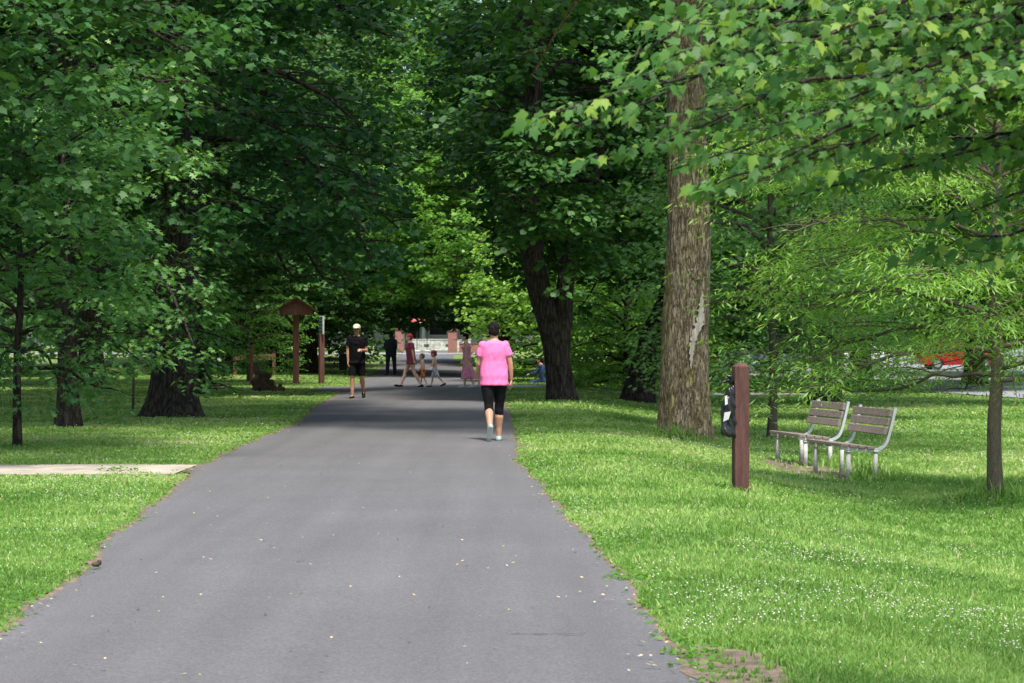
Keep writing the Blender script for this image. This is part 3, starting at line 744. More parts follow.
# gable-roofed kiosk
x, y = at(296, 384); t = thing('kiosk', 'brown wooden post with a small gabled shingle roof, by the path bend', 'kiosk', (x, y, G(x, y)), R(6))
mb = MB(); mb.box((0, 0, 1.13), (.20, .20, 2.30), bev=.01); mb.build('post', M['post_red'], t)
for s_ in (-1, 1):
    mb = MB(); mb.prism([(0, 2.87), (s_*.72, 2.41), (s_*.72, 2.34), (0, 2.80)] if s_ > 0 else [(0, 2.80), (-.72, 2.34), (-.72, 2.41), (0, 2.87)], -.42, .42); mb.build('roof_panel', M['roof_brown'], t)
mb = MB(); mb.prism([(-.54, 2.27), (.54, 2.27), (.54, 2.452), (0, 2.797), (-.54, 2.452)], -.34, .34); mb.build('gable', M['post_red'], t)
for s_ in (-1,):
    mb = MB(); mb.tube([(s_*.08, 0, 1.95), (s_*.36, 0, 2.28)], .05, 4); mb.build('brace', M['post_red'], t)
# trail sign on a post
x, y = at(321.5, 383); t = thing('trail_sign', 'reddish post topped by an upright green sign panel, right of the kiosk', 'sign', (x, y, G(x, y)), R(-70))
mb = MB(); mb.box((0, 0, .82), (.17, .17, 1.66), bev=.01); mb.build('post', M['post_red'], t)
mb = MB(); mb.box((0, 0, 1.95), (.50, .06, .60), bev=.008); f_ = mb.build('board', M['pale_board'], t)
mb = MB(); mb.box((0, -.034, 1.95), (.44, .006, .54)); mb.build('sign_face', M['sign_green'], t)
mb = MB()
for q in range(4): mb.box((-.02*q, -.0405, 2.12-.11*q), (.34-.05*(q % 2), .004, .028))
mb.build('printed_lines', M['label_white'], t)
# fence rails
x, y = at(251.5, 385); t = thing('marker_post', 'short reddish wooden post left of the stump', 'post', (x, y, G(x, y)), 0)
mb = MB(); mb.box((0, 0, .6), (.11, .11, 1.26), bev=.008); mb.box((0, 0, 1.25), (.13, .13, .05), taper=.5); mb.build('shaft', M['post_red'], t)
def fence(px0, px1, d, z, mt, label, h=.22, rails=1):
    x0, x1 = onx(px0, d), onx(px1, d); t = thing('rail_fence', label, 'fence', (x0, d, G(x0, d)), 0); L = x1-x0
    n = max(1, round(L/2.4))
    for q in range(n+1):
        mb = MB(); mb.box((L*q/n, 0, (z+.1)/2), (.13, .13, z+.1), bev=.01); mb.build('post', M[mt], t)
    for r_ in range(rails):
        mb = MB(); mb.box((L/2, -.08, z-.12-.35*r_), (L, .05, h), bev=.008); mb.build('rail', M[mt], t)
    return t
fence(235, 274, 99, .88, 'post_red', 'reddish board rail behind the marker post and stump', .24)
fence(307, 345, 122, .62, 'wood_dark', 'dark low rail on the grass between the sign and the man in black', .14)
# picnic table
def picnic(px, py, rz, label):
    x, y = at(px, py); t = thing('picnic_table', label, 'table', (x, y, G(x, y)), rz)
    for q in range(5):
        mb = MB(); mb.box((0, -.30+.15*q, .74), (1.83, .14, .04), bev=.005); mb.build('top_plank', M['wood_dark'], t)
    for s_ in (-1, 1):
        for q in (0, 1): mb = MB(); mb.box((0, s_*(.62+.14*q), .44), (1.83, .13, .04), bev=.005); mb.build('seat_plank', M['wood_dark'], t)
        for e_ in (-1, 1):
            mb = MB(); mb.tube([(e_*.62, s_*.20, .72), (e_*.62, s_*.62, 0)], .05, 4); mb.build('leg', M['wood_dark'], t)
    for e_ in (-1, 1): mb = MB(); mb.box((e_*.68, 0, .39), (.05, 1.5, .10)); mb.build('crossbar', M['wood_dark'], t)
picnic(214, 371.5, .1, 'dark wooden picnic table in the shade behind the broad maple')
x, y = at(240, 369); t = thing('bench', 'plain dark backless bench right of the picnic table', 'bench', (x, y, G(x, y)), .05)
mb = MB(); mb.box((0, 0, .43), (1.0, .28, .06), bev=.006); mb.build('seat', M['wood_dark'], t)
for e_ in (-1, 1): mb = MB(); mb.box((e_*.36, 0, .20), (.08, .24, .41)); mb.build('leg', M['wood_dark'], t)
# bin
x, y = at(343, 370); t = thing('litter_bin', 'dark square litter bin on the grass behind the man in black', 'bin', (x, y, G(x, y)), .1)
mb = MB(); mb.box((0, 0, .36), (.40, .40, .70), bev=.03, taper=1.0); mb.build('bin_body', M['wood_dark'], t)
mb = MB(); mb.box((0, 0, .75), (.44, .44, .07), bev=.02); mb.box((0, 0, .80), (.30, .30, .05), taper=.6); mb.build('lid', M['black_plastic'], t)
# stump
x, y = at(265, 391); mb = MB(); t = thing('tree_stump', 'rotting dark tree stump sloping to the right, by the marker post', 'stump', (x, y, G(x, y)-.02), 0)
rings = []
for z_, r_, ox in ((0, .42, .03), (.10, .34, .0), (.28, .27, -.05), (.42, .20, -.11), (.56, .12, -.18), (.66, .06, -.2)): rings.append((ox, 0, z_, r_, r_*.9))
mb.loft(rings); mb.ball((.36, -.1, .06), (.2, .16, .14)); mb.tube([(.08, -.1, .4), (.22, -.12, .50), (.20, -.1, .60)], [.06, .045, .02], 8)
solid_remesh(mb, 'stump_wood', .025, 1, .07, 5, M['stump_wood'], t)

# far end of the path: brick pillars, house, parasol
zf = G(-8, 190)
def pillar(px, d, w, h, label):
    x = onx(px, d); t = thing('brick_pillar', label, 'pillar', (x, d, G(x, d)), 0)
    mb = MB(); mb.box((0, 0, h/2), (w, w, h)); mb.build('shaft', M['brick'], t)
    mb = MB(); mb.box((0, 0, h+.06), (w+.14, w+.14, .12), bev=.02); mb.build('cap', M['roof_brown'], t)
pillar(399.5, 176.5, .62, 1.7, 'left brick gate pillar at the far end of the path')
pillar(452.5, 178, .66, 1.6, 'right brick gate pillar at the far end of the path')
x0 = onx(458, 179); mb = MB(); mb.box((.85, 0, .32), (1.5, .35, .64)); t = thing('brick_wall', 'low brick wall running right from the right gate pillar', 'wall', (x0, 179, G(x0, 179)), 0)
mb.build('brickwork', M['brick'], t); mb = MB(); mb.box((.85, 0, .67), (1.55, .42, .06), bev=.01); mb.build('coping', M['roof_brown'], t)
d = 205; gx = G(-8, d)
t = thing('stone_wall', 'low mottled grey stone wall across the street, behind the gate pillars', 'wall', (onx(435, d-4), d-4, gx), 0)
mb = MB(); mb.box((.4, 0, .45), (5.2, .4, .90)); mb.build('stonework', M['stone_wall'], t); mb = MB(); mb.box((.4, 0, .93), (5.3, .48, .07), bev=.01); mb.build('coping', M['concrete'], t)
for q in range(5):
    mb = MB(); mb.box((-1.6+.9*q, -.205, .3+.12*(q % 2)), (.42, .03, .22), bev=.01); mb.build('block', M['wood_dark'] if q % 2 else M['concrete'], t)
t = thing('house', 'pale house with porch columns and dark windows seen through the far gate', 'house', (onx(428, d+6), d+6, gx), 0)
mb = MB(); mb.box((0, 3, 1.6), (9.5, 6, 3.2)); mb.build('wall', M['house_wall'], t)
mb = MB(); mb.prism([(-5.1, 3.2), (5.1, 3.2), (0, 4.9)], -.4, 6.4); mb.build('roof', M['roof_brown'], t)
for xx, w_ in ((.9, 1.5), (3.4, 1.2), (-3.6, 1.2)):
    mb = MB(); mb.box((xx, -.03, 1.85), (w_+.16, .08, 1.16)); f_ = mb.build('window', M['white_paint'], t)
    mb = MB(); mb.box((xx, -.075, 1.85), (w_, .02, 1.0)); mb.build('pane', M['glass_dark'], f_)
mb = MB(); mb.box((-1.25, -.03, 1.1), (1.0, .08, 2.2), bev=.01); f_ = mb.build('door', M['wood_dark'], t); mb = MB(); mb.ball((-.9, -.1, 1.05), .04); mb.build('handle', M['steel'], f_)
for xx in (-2.1, -.35, 2.2):
    mb = MB(); mb.box((xx, -1.2, 1.25), (.28, .28, 2.5), bev=.02); mb.box((xx, -1.2, .08), (.4, .4, .16)); mb.build('column', M['white_paint'], t)
mb = MB(); mb.box((.0, -.8, 2.58), (5.4, 1.6, .14)); mb.build('porch_roof', M['roof_brown'], t)
# parasol pair
def parasol(px, d, mt, label, top):
    x = onx(px, d); t = thing('parasol', label, 'parasol', (x, d, G(x, d)), 0)
    mb = MB(); mb.tube([(0, 0, 0), (0, 0, top)], .03, 8); mb.build('pole', M['wood_dark'], t)
    mb = MB(); mb.tube([(0, 0, 0), (0, 0, .10)], [.3, .25], 12); mb.build('base', M['concrete'], t)
    n = 8; V = [(0, 0, top)]+[(.75*math.cos(2*PI*q/n), .75*math.sin(2*PI*q/n), top-.28) for q in range(n)]+[(.75*math.cos(2*PI*q/n), .75*math.sin(2*PI*q/n), top-.42) for q in range(n)]+[(0, 0, top-.04)]
    P = [(0, 1+q, 1+(q+1) % n) for q in range(n)]+[(1+q, 9+q, 9+(q+1) % n, 1+(q+1) % n) for q in range(n)]+[(17, 9+(q+1) % n, 9+q) for q in range(n)]
    mb = MB(); mb.add(V, P); mb.build('canopy', M[mt], t)
    mb = MB(); mb.ball((0, 0, top+.03), .04); mb.build('finial', M['wood_dark'], t)
parasol(417, 187, 'canopy_red', 'red parasol seen small beyond the brick gate pillars', 2.7)
parasol(427, 190, 'canopy_white', 'off-white parasol next to the red one beyond the gate', 2.55)

# cars
def car(px, py, rz, mt, label, suv=False, s=1.0):
    x, y = at(px, py); t = thing('parked_car', label, 'car', (x, y, G(x, y)+.03), rz, 'cars in the car park'); t.scale = (s, s, s)
    W = .88
    h = 1.68 if suv else 1.45
    low = [(-2.2, .32), (-2.25, .6), (-2.2, .86), (-1.95, .95), (-1.0, .98), (1.0, .98), (2.0, .86), (2.22, .72), (2.25, .5), (2.2, .3), (1.78, .26)]
    arch = lambda cx: [(cx+.36*math.cos(a_), .32+.36*math.sin(a_)) for a_ in np.linspace(0, PI, 9)]
    prof = low+arch(1.36)+[(-.9, .24)]+arch(-1.36)+[(-1.85, .26)]
    n = len(prof); V = []
    for yy, k in ((-W, .0), (-W+.07, 1.), (W-.07, 1.), (W, 0)):
        for (a_, b_) in prof: V.append((a_*(1 if k else .985), yy, b_ if k else .30+(b_-.30)*.93))
    P = [tuple(range(n)), tuple(range(4*n-1, 3*n-1, -1))]
    for r_ in range(3): P += [(r_*n+i_, (r_+1)*n+i_, (r_+1)*n+(i_+1) % n, r_*n+(i_+1) % n) for i_ in range(n)]
    mb = MB(); mb.add(V, P); mb.build('body', M[mt], t)
    rear = -2.05 if suv else -1.7
    gl = [(rear, .93), (rear+.22 if suv else rear+.55, h-.07), (.25, h-.05), (1.05, .95)]
    mb = MB(); V = []
    for (yy, zz) in ((-1, 0), (1, 0)):
        for (a_, b_) in gl: V.append((a_, yy*(.84 if b_ < 1 else .66), b_))
    mb.add(V, [(0, 1, 2, 3), (7, 6, 5, 4)]+[(i_, i_+4, (i_+1) % 4+4, (i_+1) % 4) for i_ in range(4)]); cab = mb.build('cabin_glass', M['glass_dark'], t)
    mb = MB(); mb.box(((rear+.5+.25)/2, 0, h-.03), (.25-rear-.25, 1.36, .06), bev=.02); mb.build('roof', M[mt], t)
    for sy in (-1, 1):
        for (a_, b_) in (((rear, .95), (gl[1][0], h-.05)), ((1.08, .95), (.27, h-.04)), ((-.35, .95), (-.35, h-.04))):
            mb = MB(); mb.tube([(a_[0], sy*.855, a_[1]), (b_[0], sy*.672, b_[1])], .035, 6); mb.build('pillar', M[mt], t)
        mb = MB(); mb.box((.85, sy*.96, 1.02), (.12, .2, .12), bev=.03); mb.build('mirror', M[mt], t)
        mb = MB(); mb.box((2.16, sy*.64, .72), (.14, .32, .13), bev=.03); mb.build('headlight', M['lamp_clear'], t)
        mb = MB(); mb.box((-2.19, sy*.68, .80), (.1, .26, .16), bev=.03); mb.build('tail_light', M['lamp_red'], t)
        for cx in (1.36, -1.36):
            mb = MB(); mb.tube([(cx, sy*.70, .32), (cx, sy*.88, .32)], .32, 20, up=(0, 0, 1)); w_ = mb.build('wheel', M['tyre'], t, False)
            mb = MB(); mb.tube([(cx, sy*.87, .32), (cx, sy*.893, .32)], .20, 16, up=(0, 0, 1)); mb.build('rim', M['rim'], w_)
car(788, 365, R(12), 'car_white', 'white car glimpsed through the leaves left of the benches', True)
car(852, 371, R(168), 'car_white', 'white car glimpsed through the leaves above the nearer bench', False)
car(957, 370, R(5), 'car_red', 'bright red car glimpsed through leaves left of the willow oak trunk', False)
car(1040, 366, R(178), 'car_silver', 'silver car at the right edge behind the willow oak trunk', True)

# people ------------------------------------------------------------
walk_g = None
x, y = at(494, 441.5)
person('woman in pink T-shirt and black capri leggings walking away', x, y, R(3), 1.635, 'skin_tan',
       [(.04, .06, 0.0, -.06), (-.26, .55, -1.00, -.05)], [(-.06, .27, .2, -.06), (.08, .2, .5, .0)],
       'hair_dark', [dict(kind='top', mat='c_pink', sleeve=.62, hem=-.11, infl=.024, wr=.004), dict(kind='legs', mat='c_black', len=1.35, name='leggings', infl=.006)],
       female=True, shoes='shoe_grey', voxel=.007, width=1.06, lean=.02)
x, y = at(357, 399)
person('man in black T-shirt and shorts with a pale cap walking towards us', x, y, R(176), 1.80, 'skin_tan',
       [(.12, .15, .0, .03), (-.12, .62, -.55, .03)], [(.0, .12, .15, .05), (-.1, .16, 1.75, .35)],
       'hair_dark', [dict(kind='top', mat='c_black', sleeve=.6, hem=-.10, infl=.022), dict(kind='legs', mat='c_black', len=.88, flare=.012, infl=.012)],
       shoes='c_black', cap='c_khaki', glasses=True, voxel=.009)
x, y = at(391, 375.5)
person('man in dark navy clothes standing in the shade looking at his hands', x, y, R(165), 1.78, 'skin_dark',
       [(.05, .03, 0, .08), (-.04, .02, 0, .08)], [(.25, .12, 1.5, .55), (.2, .12, 1.6, .5)],
       'hair_dark', [dict(kind='top', mat='c_navy', sleeve=1.5, hem=-.10, infl=.028), dict(kind='legs', mat='c_navy', len=1.95, name='trousers', infl=.018)],
       shoes='c_black', voxel=.012, headtilt=-.35, width=1.15)
x, y = at(411, 387.5)
person('woman in maroon top with red hair striding left with bare legs', x, y, R(90), 1.68, 'skin_fair',
       [(.44, .12, .2, .02), (-.26, .25, -.25, .02)], [(-.15, .12, .4, .1), (-.35, .14, .2, .05)],
       'hair_red', [dict(kind='top', mat='c_maroon', sleeve=.6, hem=-.14, infl=.03), dict(kind='legs', mat='c_maroon', len=.35, infl=.012)],
       female=True, shoes='c_black', voxel=.011, width=1.0)
x, y = at(423, 387)
person('small shirtless child in red and yellow shorts beside the maroon woman', x, y, R(80), 1.07, 'skin_fair',
       [(.25, .1, .1, .03), (-.2, .25, -.2, .03)], [(.3, .2, .5, .1), (-.2, .2, .3, .1)],
       'hair_brown', [dict(kind='legs', mat='c_redyellow', len=.9, flare=.02, infl=.02)], child=True, voxel=.010, width=.95, shoes='shoe_white')
x, y = at(435, 387.5)
person('shirtless child in red cap and blue and white shorts stepping left', x, y, R(88), 1.17, 'skin_fair',
       [(.30, .1, .15, .03), (-.42, .35, -.35, .03)], [(-.3, .2, .4, .1), (.3, .2, .9, .2)],
       'hair_brown', [dict(kind='legs', mat='c_bluewhite', len=.98, flare=.02, infl=.02)], child=True, voxel=.010, width=.95, cap='c_red', shoes='c_black')
x, y = at(467, 388)
person('dark-haired woman in long pink sundress walking left behind the children', x, y, R(85), 1.64, 'skin_fair',
       [(.14, .08, .05, .02), (-.16, .25, -.2, .02)], [(.1, .1, .3, .05), (-.1, .1, .25, .05)],
       'hair_dark', [dict(kind='dress', mat='c_rose', top=.40, bot=-.62, flare=.02, straps=True)], female=True, shoes='shoe_white', voxel=.011)
x, y = at(544, 383)
person('person in blue sitting on the grass beside the forked dark trunk', x, y, R(75), 1.70, 'skin_tan',
       [(1.25, 1.7, .1, .1), (1.35, 1.8, .1, .1)], [(.6, .15, .8, .3), (.6, .15, .8, .3)],
       'hair_dark', [dict(kind='top', mat='c_blue', sleeve=1.5, hem=-.06, infl=.03), dict(kind='legs', mat='c_blue', len=1.9, name='trousers', infl=.018)],
       shoes='shoe_white', voxel=.012, seated=True, lean=.10)

# ------------------------------------------------------------------ world, light, camera
world = bpy.data.worlds.new('World'); scene.world = world; world.use_nodes = True
wn = world.node_tree.nodes; wl = world.node_tree.links; wn.clear()
SUN_EL, SUN_AZ = R(64), R(166)      # azimuth clockwise from +Y
sky = wn.new('ShaderNodeTexSky'); sky.sky_type = 'NISHITA'; sky.sun_disc = False
sky.sun_elevation = SUN_EL; sky.sun_rotation = SUN_AZ; sky.air_density = 1.0; sky.dust_density = 3.0; sky.ozone_density = 1.0
bg = wn.new('ShaderNodeBackground'); bg.inputs[1].default_value = 0.15
wo = wn.new('ShaderNodeOutputWorld'); wl.new(sky.outputs[0], bg.inputs[0]); wl.new(bg.outputs[0], wo.inputs[0])
sl = bpy.data.lights.new('sun', 'SUN'); sl.energy = 2.9; sl.angle = R(8.0); sl.color = (1.0, 0.95, 0.86)
so = bpy.data.objects.new('sun', sl); C.objects.link(so)
sd = Vector((math.sin(SUN_AZ)*math.cos(SUN_EL), math.cos(SUN_AZ)*math.cos(SUN_EL), math.sin(SUN_EL)))
so.rotation_euler = sd.to_track_quat('Z', 'Y').to_euler(); so.location = (0, -5, 40)
cam = bpy.data.cameras.new('camera'); co = bpy.data.objects.new('camera', cam); C.objects.link(co)
co.location = (0, 0, CH); co.rotation_euler = (PI/2+1.5/F, 0, 0); cam.sensor_width = 36; cam.lens = F*36/1024
cam.clip_end = 2000; cam.dof.use_dof = True; cam.dof.focus_distance = 24; cam.dof.aperture_fstop = 13
scene.camera = co
vs = scene.view_settings; vs.view_transform = 'Standard'; vs.look = 'None'; vs.gamma = 1; vs.exposure = 1.0
scene.render.engine = 'CYCLES'; cy = scene.cycles
cy.use_denoising = True; cy.max_bounces = 7; cy.diffuse_bounces = 4; cy.transmission_bounces = 4; cy.glossy_bounces = 2; cy.use_adaptive_sampling = True; cy.adaptive_threshold = 0.015
cy.sample_clamp_indirect = 4

# ------------------------------------------------------------------ ground and paths
rng0 = np.random.default_rng(5)
xs = np.unique(np.r_[np.linspace(-260, -20, 25), np.linspace(-20, 20, 81), np.linspace(20, 260, 25)])
ys = np.unique(np.r_[np.linspace(-60, 0, 7), np.linspace(0, 90, 91), np.linspace(90, 240, 76), np.linspace(240, 700, 24)])
X, Y = np.meshgrid(xs, ys); Z = gz(X, Y)
nx, ny = len(xs), len(ys); idx = np.arange(nx*ny).reshape(ny, nx)
P = np.stack([idx[:-1, :-1], idx[:-1, 1:], idx[1:, 1:], idx[1:, :-1]], -1).reshape(-1, 4)
g = link('lawn', npmesh('lawn', np.stack([X, Y, Z], -1).reshape(-1, 3), [P], smooth=True), M['lawn']); tag(g, kind='structure')

Ledge = [(-1.9, -20), (-2.05, 0), (-2.25, 9.0), (-2.36, 11.3), (-2.5, 12.3), (-2.45, 13.6), (-2.73, 16.0), (-2.94, 19.6), (-3.14, 22.8), (-3.42, 26.0), (-3.4, 27.5), (-3.5, 30.3), (-3.55, 34), (-3.55, 40.0), (-4.1, 50), (-4.35, 58), (-4.6, 64), (-5.0, 78), (-5.5, 90), (-5.9, 101), (-6.9, 130), (-7.6, 160), (-8.6, 200)]
Redge = [(1.5, -20), (1.25, 0), (0.9, 8.0), (0.775, 9.53), (0.68, 10.65), (0.69, 12.0), (0.595, 15.0), (0.39, 19.2), (0.25, 23.3), (0.04, 27.2), (0.06, 32.4), (-0.05, 45), (-0.3, 60), (-0.6, 76), (-1.2, 95), (-1.9, 105), (-3.0, 130), (-4.0, 160), (-5.0, 200)]
def ex(E, y): return np.interp(y, [e[1] for e in E], [e[0] for e in E])
def wob(y, s): return 0.022*np.sin(y*2.1+s)+0.010*np.sin(y*5.3+2*s)+0.006*np.sin(y*13.7+3*s)+0.004*np.sin(y*31+s)
def path_l(y): return ex(Ledge, y)+wob(y, 1.3)
def path_r(y): return ex(Redge, y)+wob(y, 4.1)
pys = np.r_[np.arange(-20, 60, 0.08), np.arange(60, 200, 0.5)]
a = path_l(pys); b = path_r(pys); K = 7
f = np.linspace(0, 1, K)[None]; PX = a[:, None]*(1-f)+b[:, None]*f; PY = np.repeat(pys[:, None], K, 1)
PZ = gz(PX, PY)+0.022; PZ[:, 0] -= 0.02; PZ[:, -1] -= 0.02
i = np.arange(len(pys)*K).reshape(-1, K)
P = np.stack([i[:-1, :-1], i[:-1, 1:], i[1:, 1:], i[1:, :-1]], -1).reshape(-1, 4)
o = link('footpath', npmesh('footpath', np.stack([PX, PY, PZ], -1).reshape(-1, 3), [P], smooth=True), M['asphalt']); tag(o, kind='structure')
for side, fn, sg in ((0, path_l, -1), (1, path_r, 1)):
    e_ = fn(pys); wv = .05+.03*np.sin(pys*3.3+side)+.02*np.sin(pys*9.1)
    vx = np.stack([e_-sg*.03, e_+sg*wv], 1); vy = np.repeat(pys[:, None], 2, 1); vz = gz(vx, vy)+np.array([[.0, .010]])
    i = np.arange(len(pys)*2).reshape(-1, 2); P = np.stack([i[:-1, 0], i[:-1, 1], i[1:, 1], i[1:, 0]], -1)
    if sg < 0: P = P[:, ::-1]
    o = link('soil_verge', npmesh('soil_verge', np.stack([vx, vy, vz], -1).reshape(-1, 3), [P]), M['dirt']); tag(o, kind='structure')
def strip(name, pts, mat, lift):
    """polyline of (x_near,y_near,x_far,y_far) cross sections"""
    V = []; P = []
    for (x0, y0, x1, y1) in pts:
        for q in np.linspace(0, 1, 5): V.append((x0+(x1-x0)*q, y0+(y1-y0)*q, G(x0+(x1-x0)*q, y0+(y1-y0)*q)+lift))
    for r in range(len(pts)-1):
        for c in range(4): P.append((r*5+c, r*5+5+c, r*5+6+c, r*5+1+c))
    o = link(name, npmesh(name, V, [np.array(P)]), M[mat]); return tag(o, kind='structure')
# pale concrete walk joining from the left
strip('concrete_path', [(q, 24.45+0.05*math.sin(q*1.7), q, 26.45+0.04*math.sin(q*2.3)) for q in np.linspace(-40, -3.46, 90)], 'path_concrete', 0.012)
# crossing walk
strip('crossing_path', [(q, 66.0+0.06*(q+4)**2*0.1, q, 73.5+0.06*(q+4)**2*0.1) for q in np.arange(-5.7, -4.2, 0.3)], 'asphalt', 0.015)
strip('crossing_path', [(q, 72.0+(q+.3)*0.6, q, 76.0+(q+.3)*0.6) for q in np.arange(-0.7, 12, 0.5)], 'lot', 0.012)
# cross road far away
strip('road', [(q, 168, q, 176) for q in np.arange(-120, 60, 4.)], 'lot', 0.03)
# car park on the right
lot = []
for q in np.arange(0, 1.001, 0.02):
    px = 700+q*900
    yn = np.interp(px, [700, 865, 1024, 1600], [372, 388, 399, 430]); 
    x0, y0 = at(px, yn); x1, y1 = at(px, 362)
    lot.append((x0, y0, x1, y1))
strip('car_park', lot, 'lot', 0.03)
LOTX = [(l[0], l[1]) for l in lot]
def dirt_patch(cx, cy, rx, ry, seed, mat='dirt', lift=0.006):
    r_ = random.Random(seed); n = 40; V = [(cx, cy, G(cx, cy)+lift)]
    for q in range(n):
        t = 2*PI*q/n; k = 1+0.3*mnoise.noise(Vector((math.cos(t)*1.6+seed, math.sin(t)*1.6, seed*3.1)))*1.6
        xx, yy = cx+rx*k*math.cos(t), cy+ry*k*math.sin(t); V.append((xx, yy, G(xx, yy)+lift))
    P = [(0, 1+q, 1+(q+1) % n) for q in range(n)]
    o = link('bare_ground', npmesh('bare_ground', V, [np.array(P)]), M[mat]); tag(o, kind='structure')
DIRT = []
for (px, py, rx, ry, s) in ((733, 672, 0.22, 0.85, 1), (806, 470, 0.55, 2.4, 2), (527, 447, 0.12, .35, 5)):
    x, y = at(px, py)
    DIRT.append((x, y, rx, ry)); dirt_patch(x, y, rx, ry, s)

V = []; P = []
xx = -0.02; k_ = 0
while xx < .34:
    yy = 10.93+.006*math.sin(xx*40)+.004*math.sin(xx*97); w_ = .0035+.002*math.sin(xx*60)
    V += [(xx, yy-w_, G(xx, yy)+.0262), (xx, yy+w_, G(xx, yy)+.0262)]; xx += .012; k_ += 1
P = [(2*i_, 2*i_+2, 2*i_+3, 2*i_+1) for i_ in range(k_-1)]
o = link('path_crack', npmesh('path_crack', V, [np.array(P)]), M['black_plastic']); tag(o, kind='structure')
# ------------------------------------------------------------------ grass (one mass)
def excluded(x, y, m=0.0):
    e = (x > path_l(y)-m) & (x < path_r(y)+m) & (y < 200)
    e |= (y > 24.55-m+.12*np.sin(x*3)+.08*np.sin(x*7.7)) & (y < 26.35+m+.06*np.sin(x*5)) & (x < path_l(y)+.1)
    e |= (x > -5.7) & (x < -4) & (y > 66) & (y < 74)
    e |= (x > -0.5) & (x < 12) & (y > 72+(x+.3)*0.6) & (y < 76+(x+.3)*0.6)
    for (cx, cy, rx, ry) in DIRT:
        e |= (((x-cx)/(rx*1.05))**2+((y-cy)/(ry*1.05))**2+0.9*(vnoise(x, y, 9.0, 31)-.5) < 1) & (vnoise(x, y, 37.0, 32) < .78)
    lx = np.array([l[0] for l in LOTX]); ly = np.array([l[1] for l in LOTX])
    e |= (x > lx.min()) & (y > np.interp(x, lx, ly)) & (x > 12)
    return e
def vnoise(x, y, s, seed=0):
    rg = np.random.default_rng(seed); T = rg.random((256, 256))
    u = x*s; v = y*s; iu = np.floor(u).astype(int); iv = np.floor(v).astype(int); fu = u-iu; fv = v-iv
    fu = fu*fu*(3-2*fu); fv = fv*fv*(3-2*fv)
    g = lambda a, b: T[a % 256, b % 256]
    return (g(iu, iv)*(1-fu)+g(iu+1, iv)*fu)*(1-fv)+(g(iu, iv+1)*(1-fu)+g(iu+1, iv+1)*fu)*fv
def blades(n, seed, hmul=1.0):
    rg = np.random.default_rng(seed)
    inv = rg.uniform(1/125.0, 1/8.6, n); y = 1/inv; x = y*rg.uniform(-0.25, 0.27, n)
    k = ~excluded(x, y, .015); 
    # ragged path margin
    x = x[k]; y = y[k]
    n = len(x)
    cl = vnoise(x, y, 1.4, 1)*0.6+vnoise(x, y, 4.5, 2)*0.4; big = vnoise(x, y, 0.45, 3)
    side = np.where(x > 0, 1.0, 0.75)
    h = (0.028+0.045*cl**1.5)*0.85*rg.uniform(0.6, 1.35, n)*side*hmul
    tall = rg.random(n) < 0.012; h[tall] *= 1.7
    em = np.minimum(np.abs(x-path_l(y)), np.abs(x-path_r(y))); h *= np.clip(0.45+em*2, 0, 1)
    # tall unmown rim round trees, post and benches
    for (bx, by, br, bh) in TALL: h += bh*np.exp(-(((x-bx)**2+(y-by)**2)/(br*br)))*rg.uniform(0.1, 1.0, n)**1.3
    w = np.maximum(0.0028, 0.00042*y)*rg.uniform(0.7, 1.4, n)
    az = rg.random(n)*2*PI; ln = rg.normal(0, 0.45, n); la = rg.random(n)*2*PI
    z = gz(x, y)
    ux, uy = np.cos(az)*w, np.sin(az)*w
    lx, ly = np.cos(la)*ln*h, np.sin(la)*ln*h
    V = np.stack([
        np.stack([x-ux, y-uy, z-0.005], 1), np.stack([x+ux, y+uy, z-0.005], 1),
        np.stack([x-ux*.8+lx*.3, y-uy*.8+ly*.3, z+h*.6], 1), np.stack([x+ux*.8+lx*.3, y+uy*.8+ly*.3, z+h*.6], 1),
        np.stack([x+lx, y+ly, z+h], 1)], 1).reshape(-1, 3)
    b = np.arange(n)[:, None]*5
    Q = b+np.array([[0, 1, 3, 2]]); T = b+np.array([[2, 3, 4]])
    dry = vnoise(x, y, 0.9, 7)*0.6+vnoise(x, y, 3.1, 8)*0.4
    c = np.clip(0.38+0.5*(big-0.5)+0.85*(dry-0.5)+rg.normal(0, 0.13, n), 0, 0.92)
    c[rg.random(n) < 0.02] = 1.0
    return V, Q, T, np.repeat(c, 5)
bx0, by0 = at(860, 476)
post_xy = at(740.5, 492.5); mt_xy = at(686, 441); wo_xy = at(996, 503)
TALL = [(post_xy[0]+.1, post_xy[1]+.1, .22, .11), (mt_xy[0]-.1, mt_xy[1]-.4, .45, .42), (wo_xy[0], wo_xy[1], .42, .30), (4.4, 29.7, .55, .22), (4.4, 32.4, .5, .2)]
V, Q, T, c = blades(800000, 11)
o = link('grass', npmesh('grass', V, [Q, T], rnd=c), M['grass']); tag(o, 'bright green unmown grass covering the lawns on both sides of the path', 'grass', kind='stuff')
# clover blossoms
rg = np.random.default_rng(21); n = 34000
inv = rg.uniform(1/60., 1/8.8, n); y = 1/inv; x = y*rg.uniform(-.25, .27, n)
dn = vnoise(x, y, 0.5, 14)*0.6+vnoise(x, y, 1.7, 15)*0.4
pb = np.clip((dn-0.50)*3.6, 0.015, 0.85); pb = np.where((x > 0) & (y < 14), pb*0.8, pb)
k = (~excluded(x, y, .08)) & (rg.random(n) < pb); x = x[k]; y = y[k]; n = len(x)
em = 0.065*rg.uniform(0.6, 1.3, n); s = np.maximum(0.0060, 0.00031*y)*rg.uniform(.55, 1.2, n)
O = np.array([(1, 0, 0), (0, 1, 0), (-1, 0, 0), (0, -1, 0), (0, 0, .9), (0, 0, -.6), (.0, 0, -7.5)])
V = (np.stack([x, y, gz(x, y)+em], 1)[:, None]+s[:, None, None]*O[None, :6]).reshape(-1, 3)
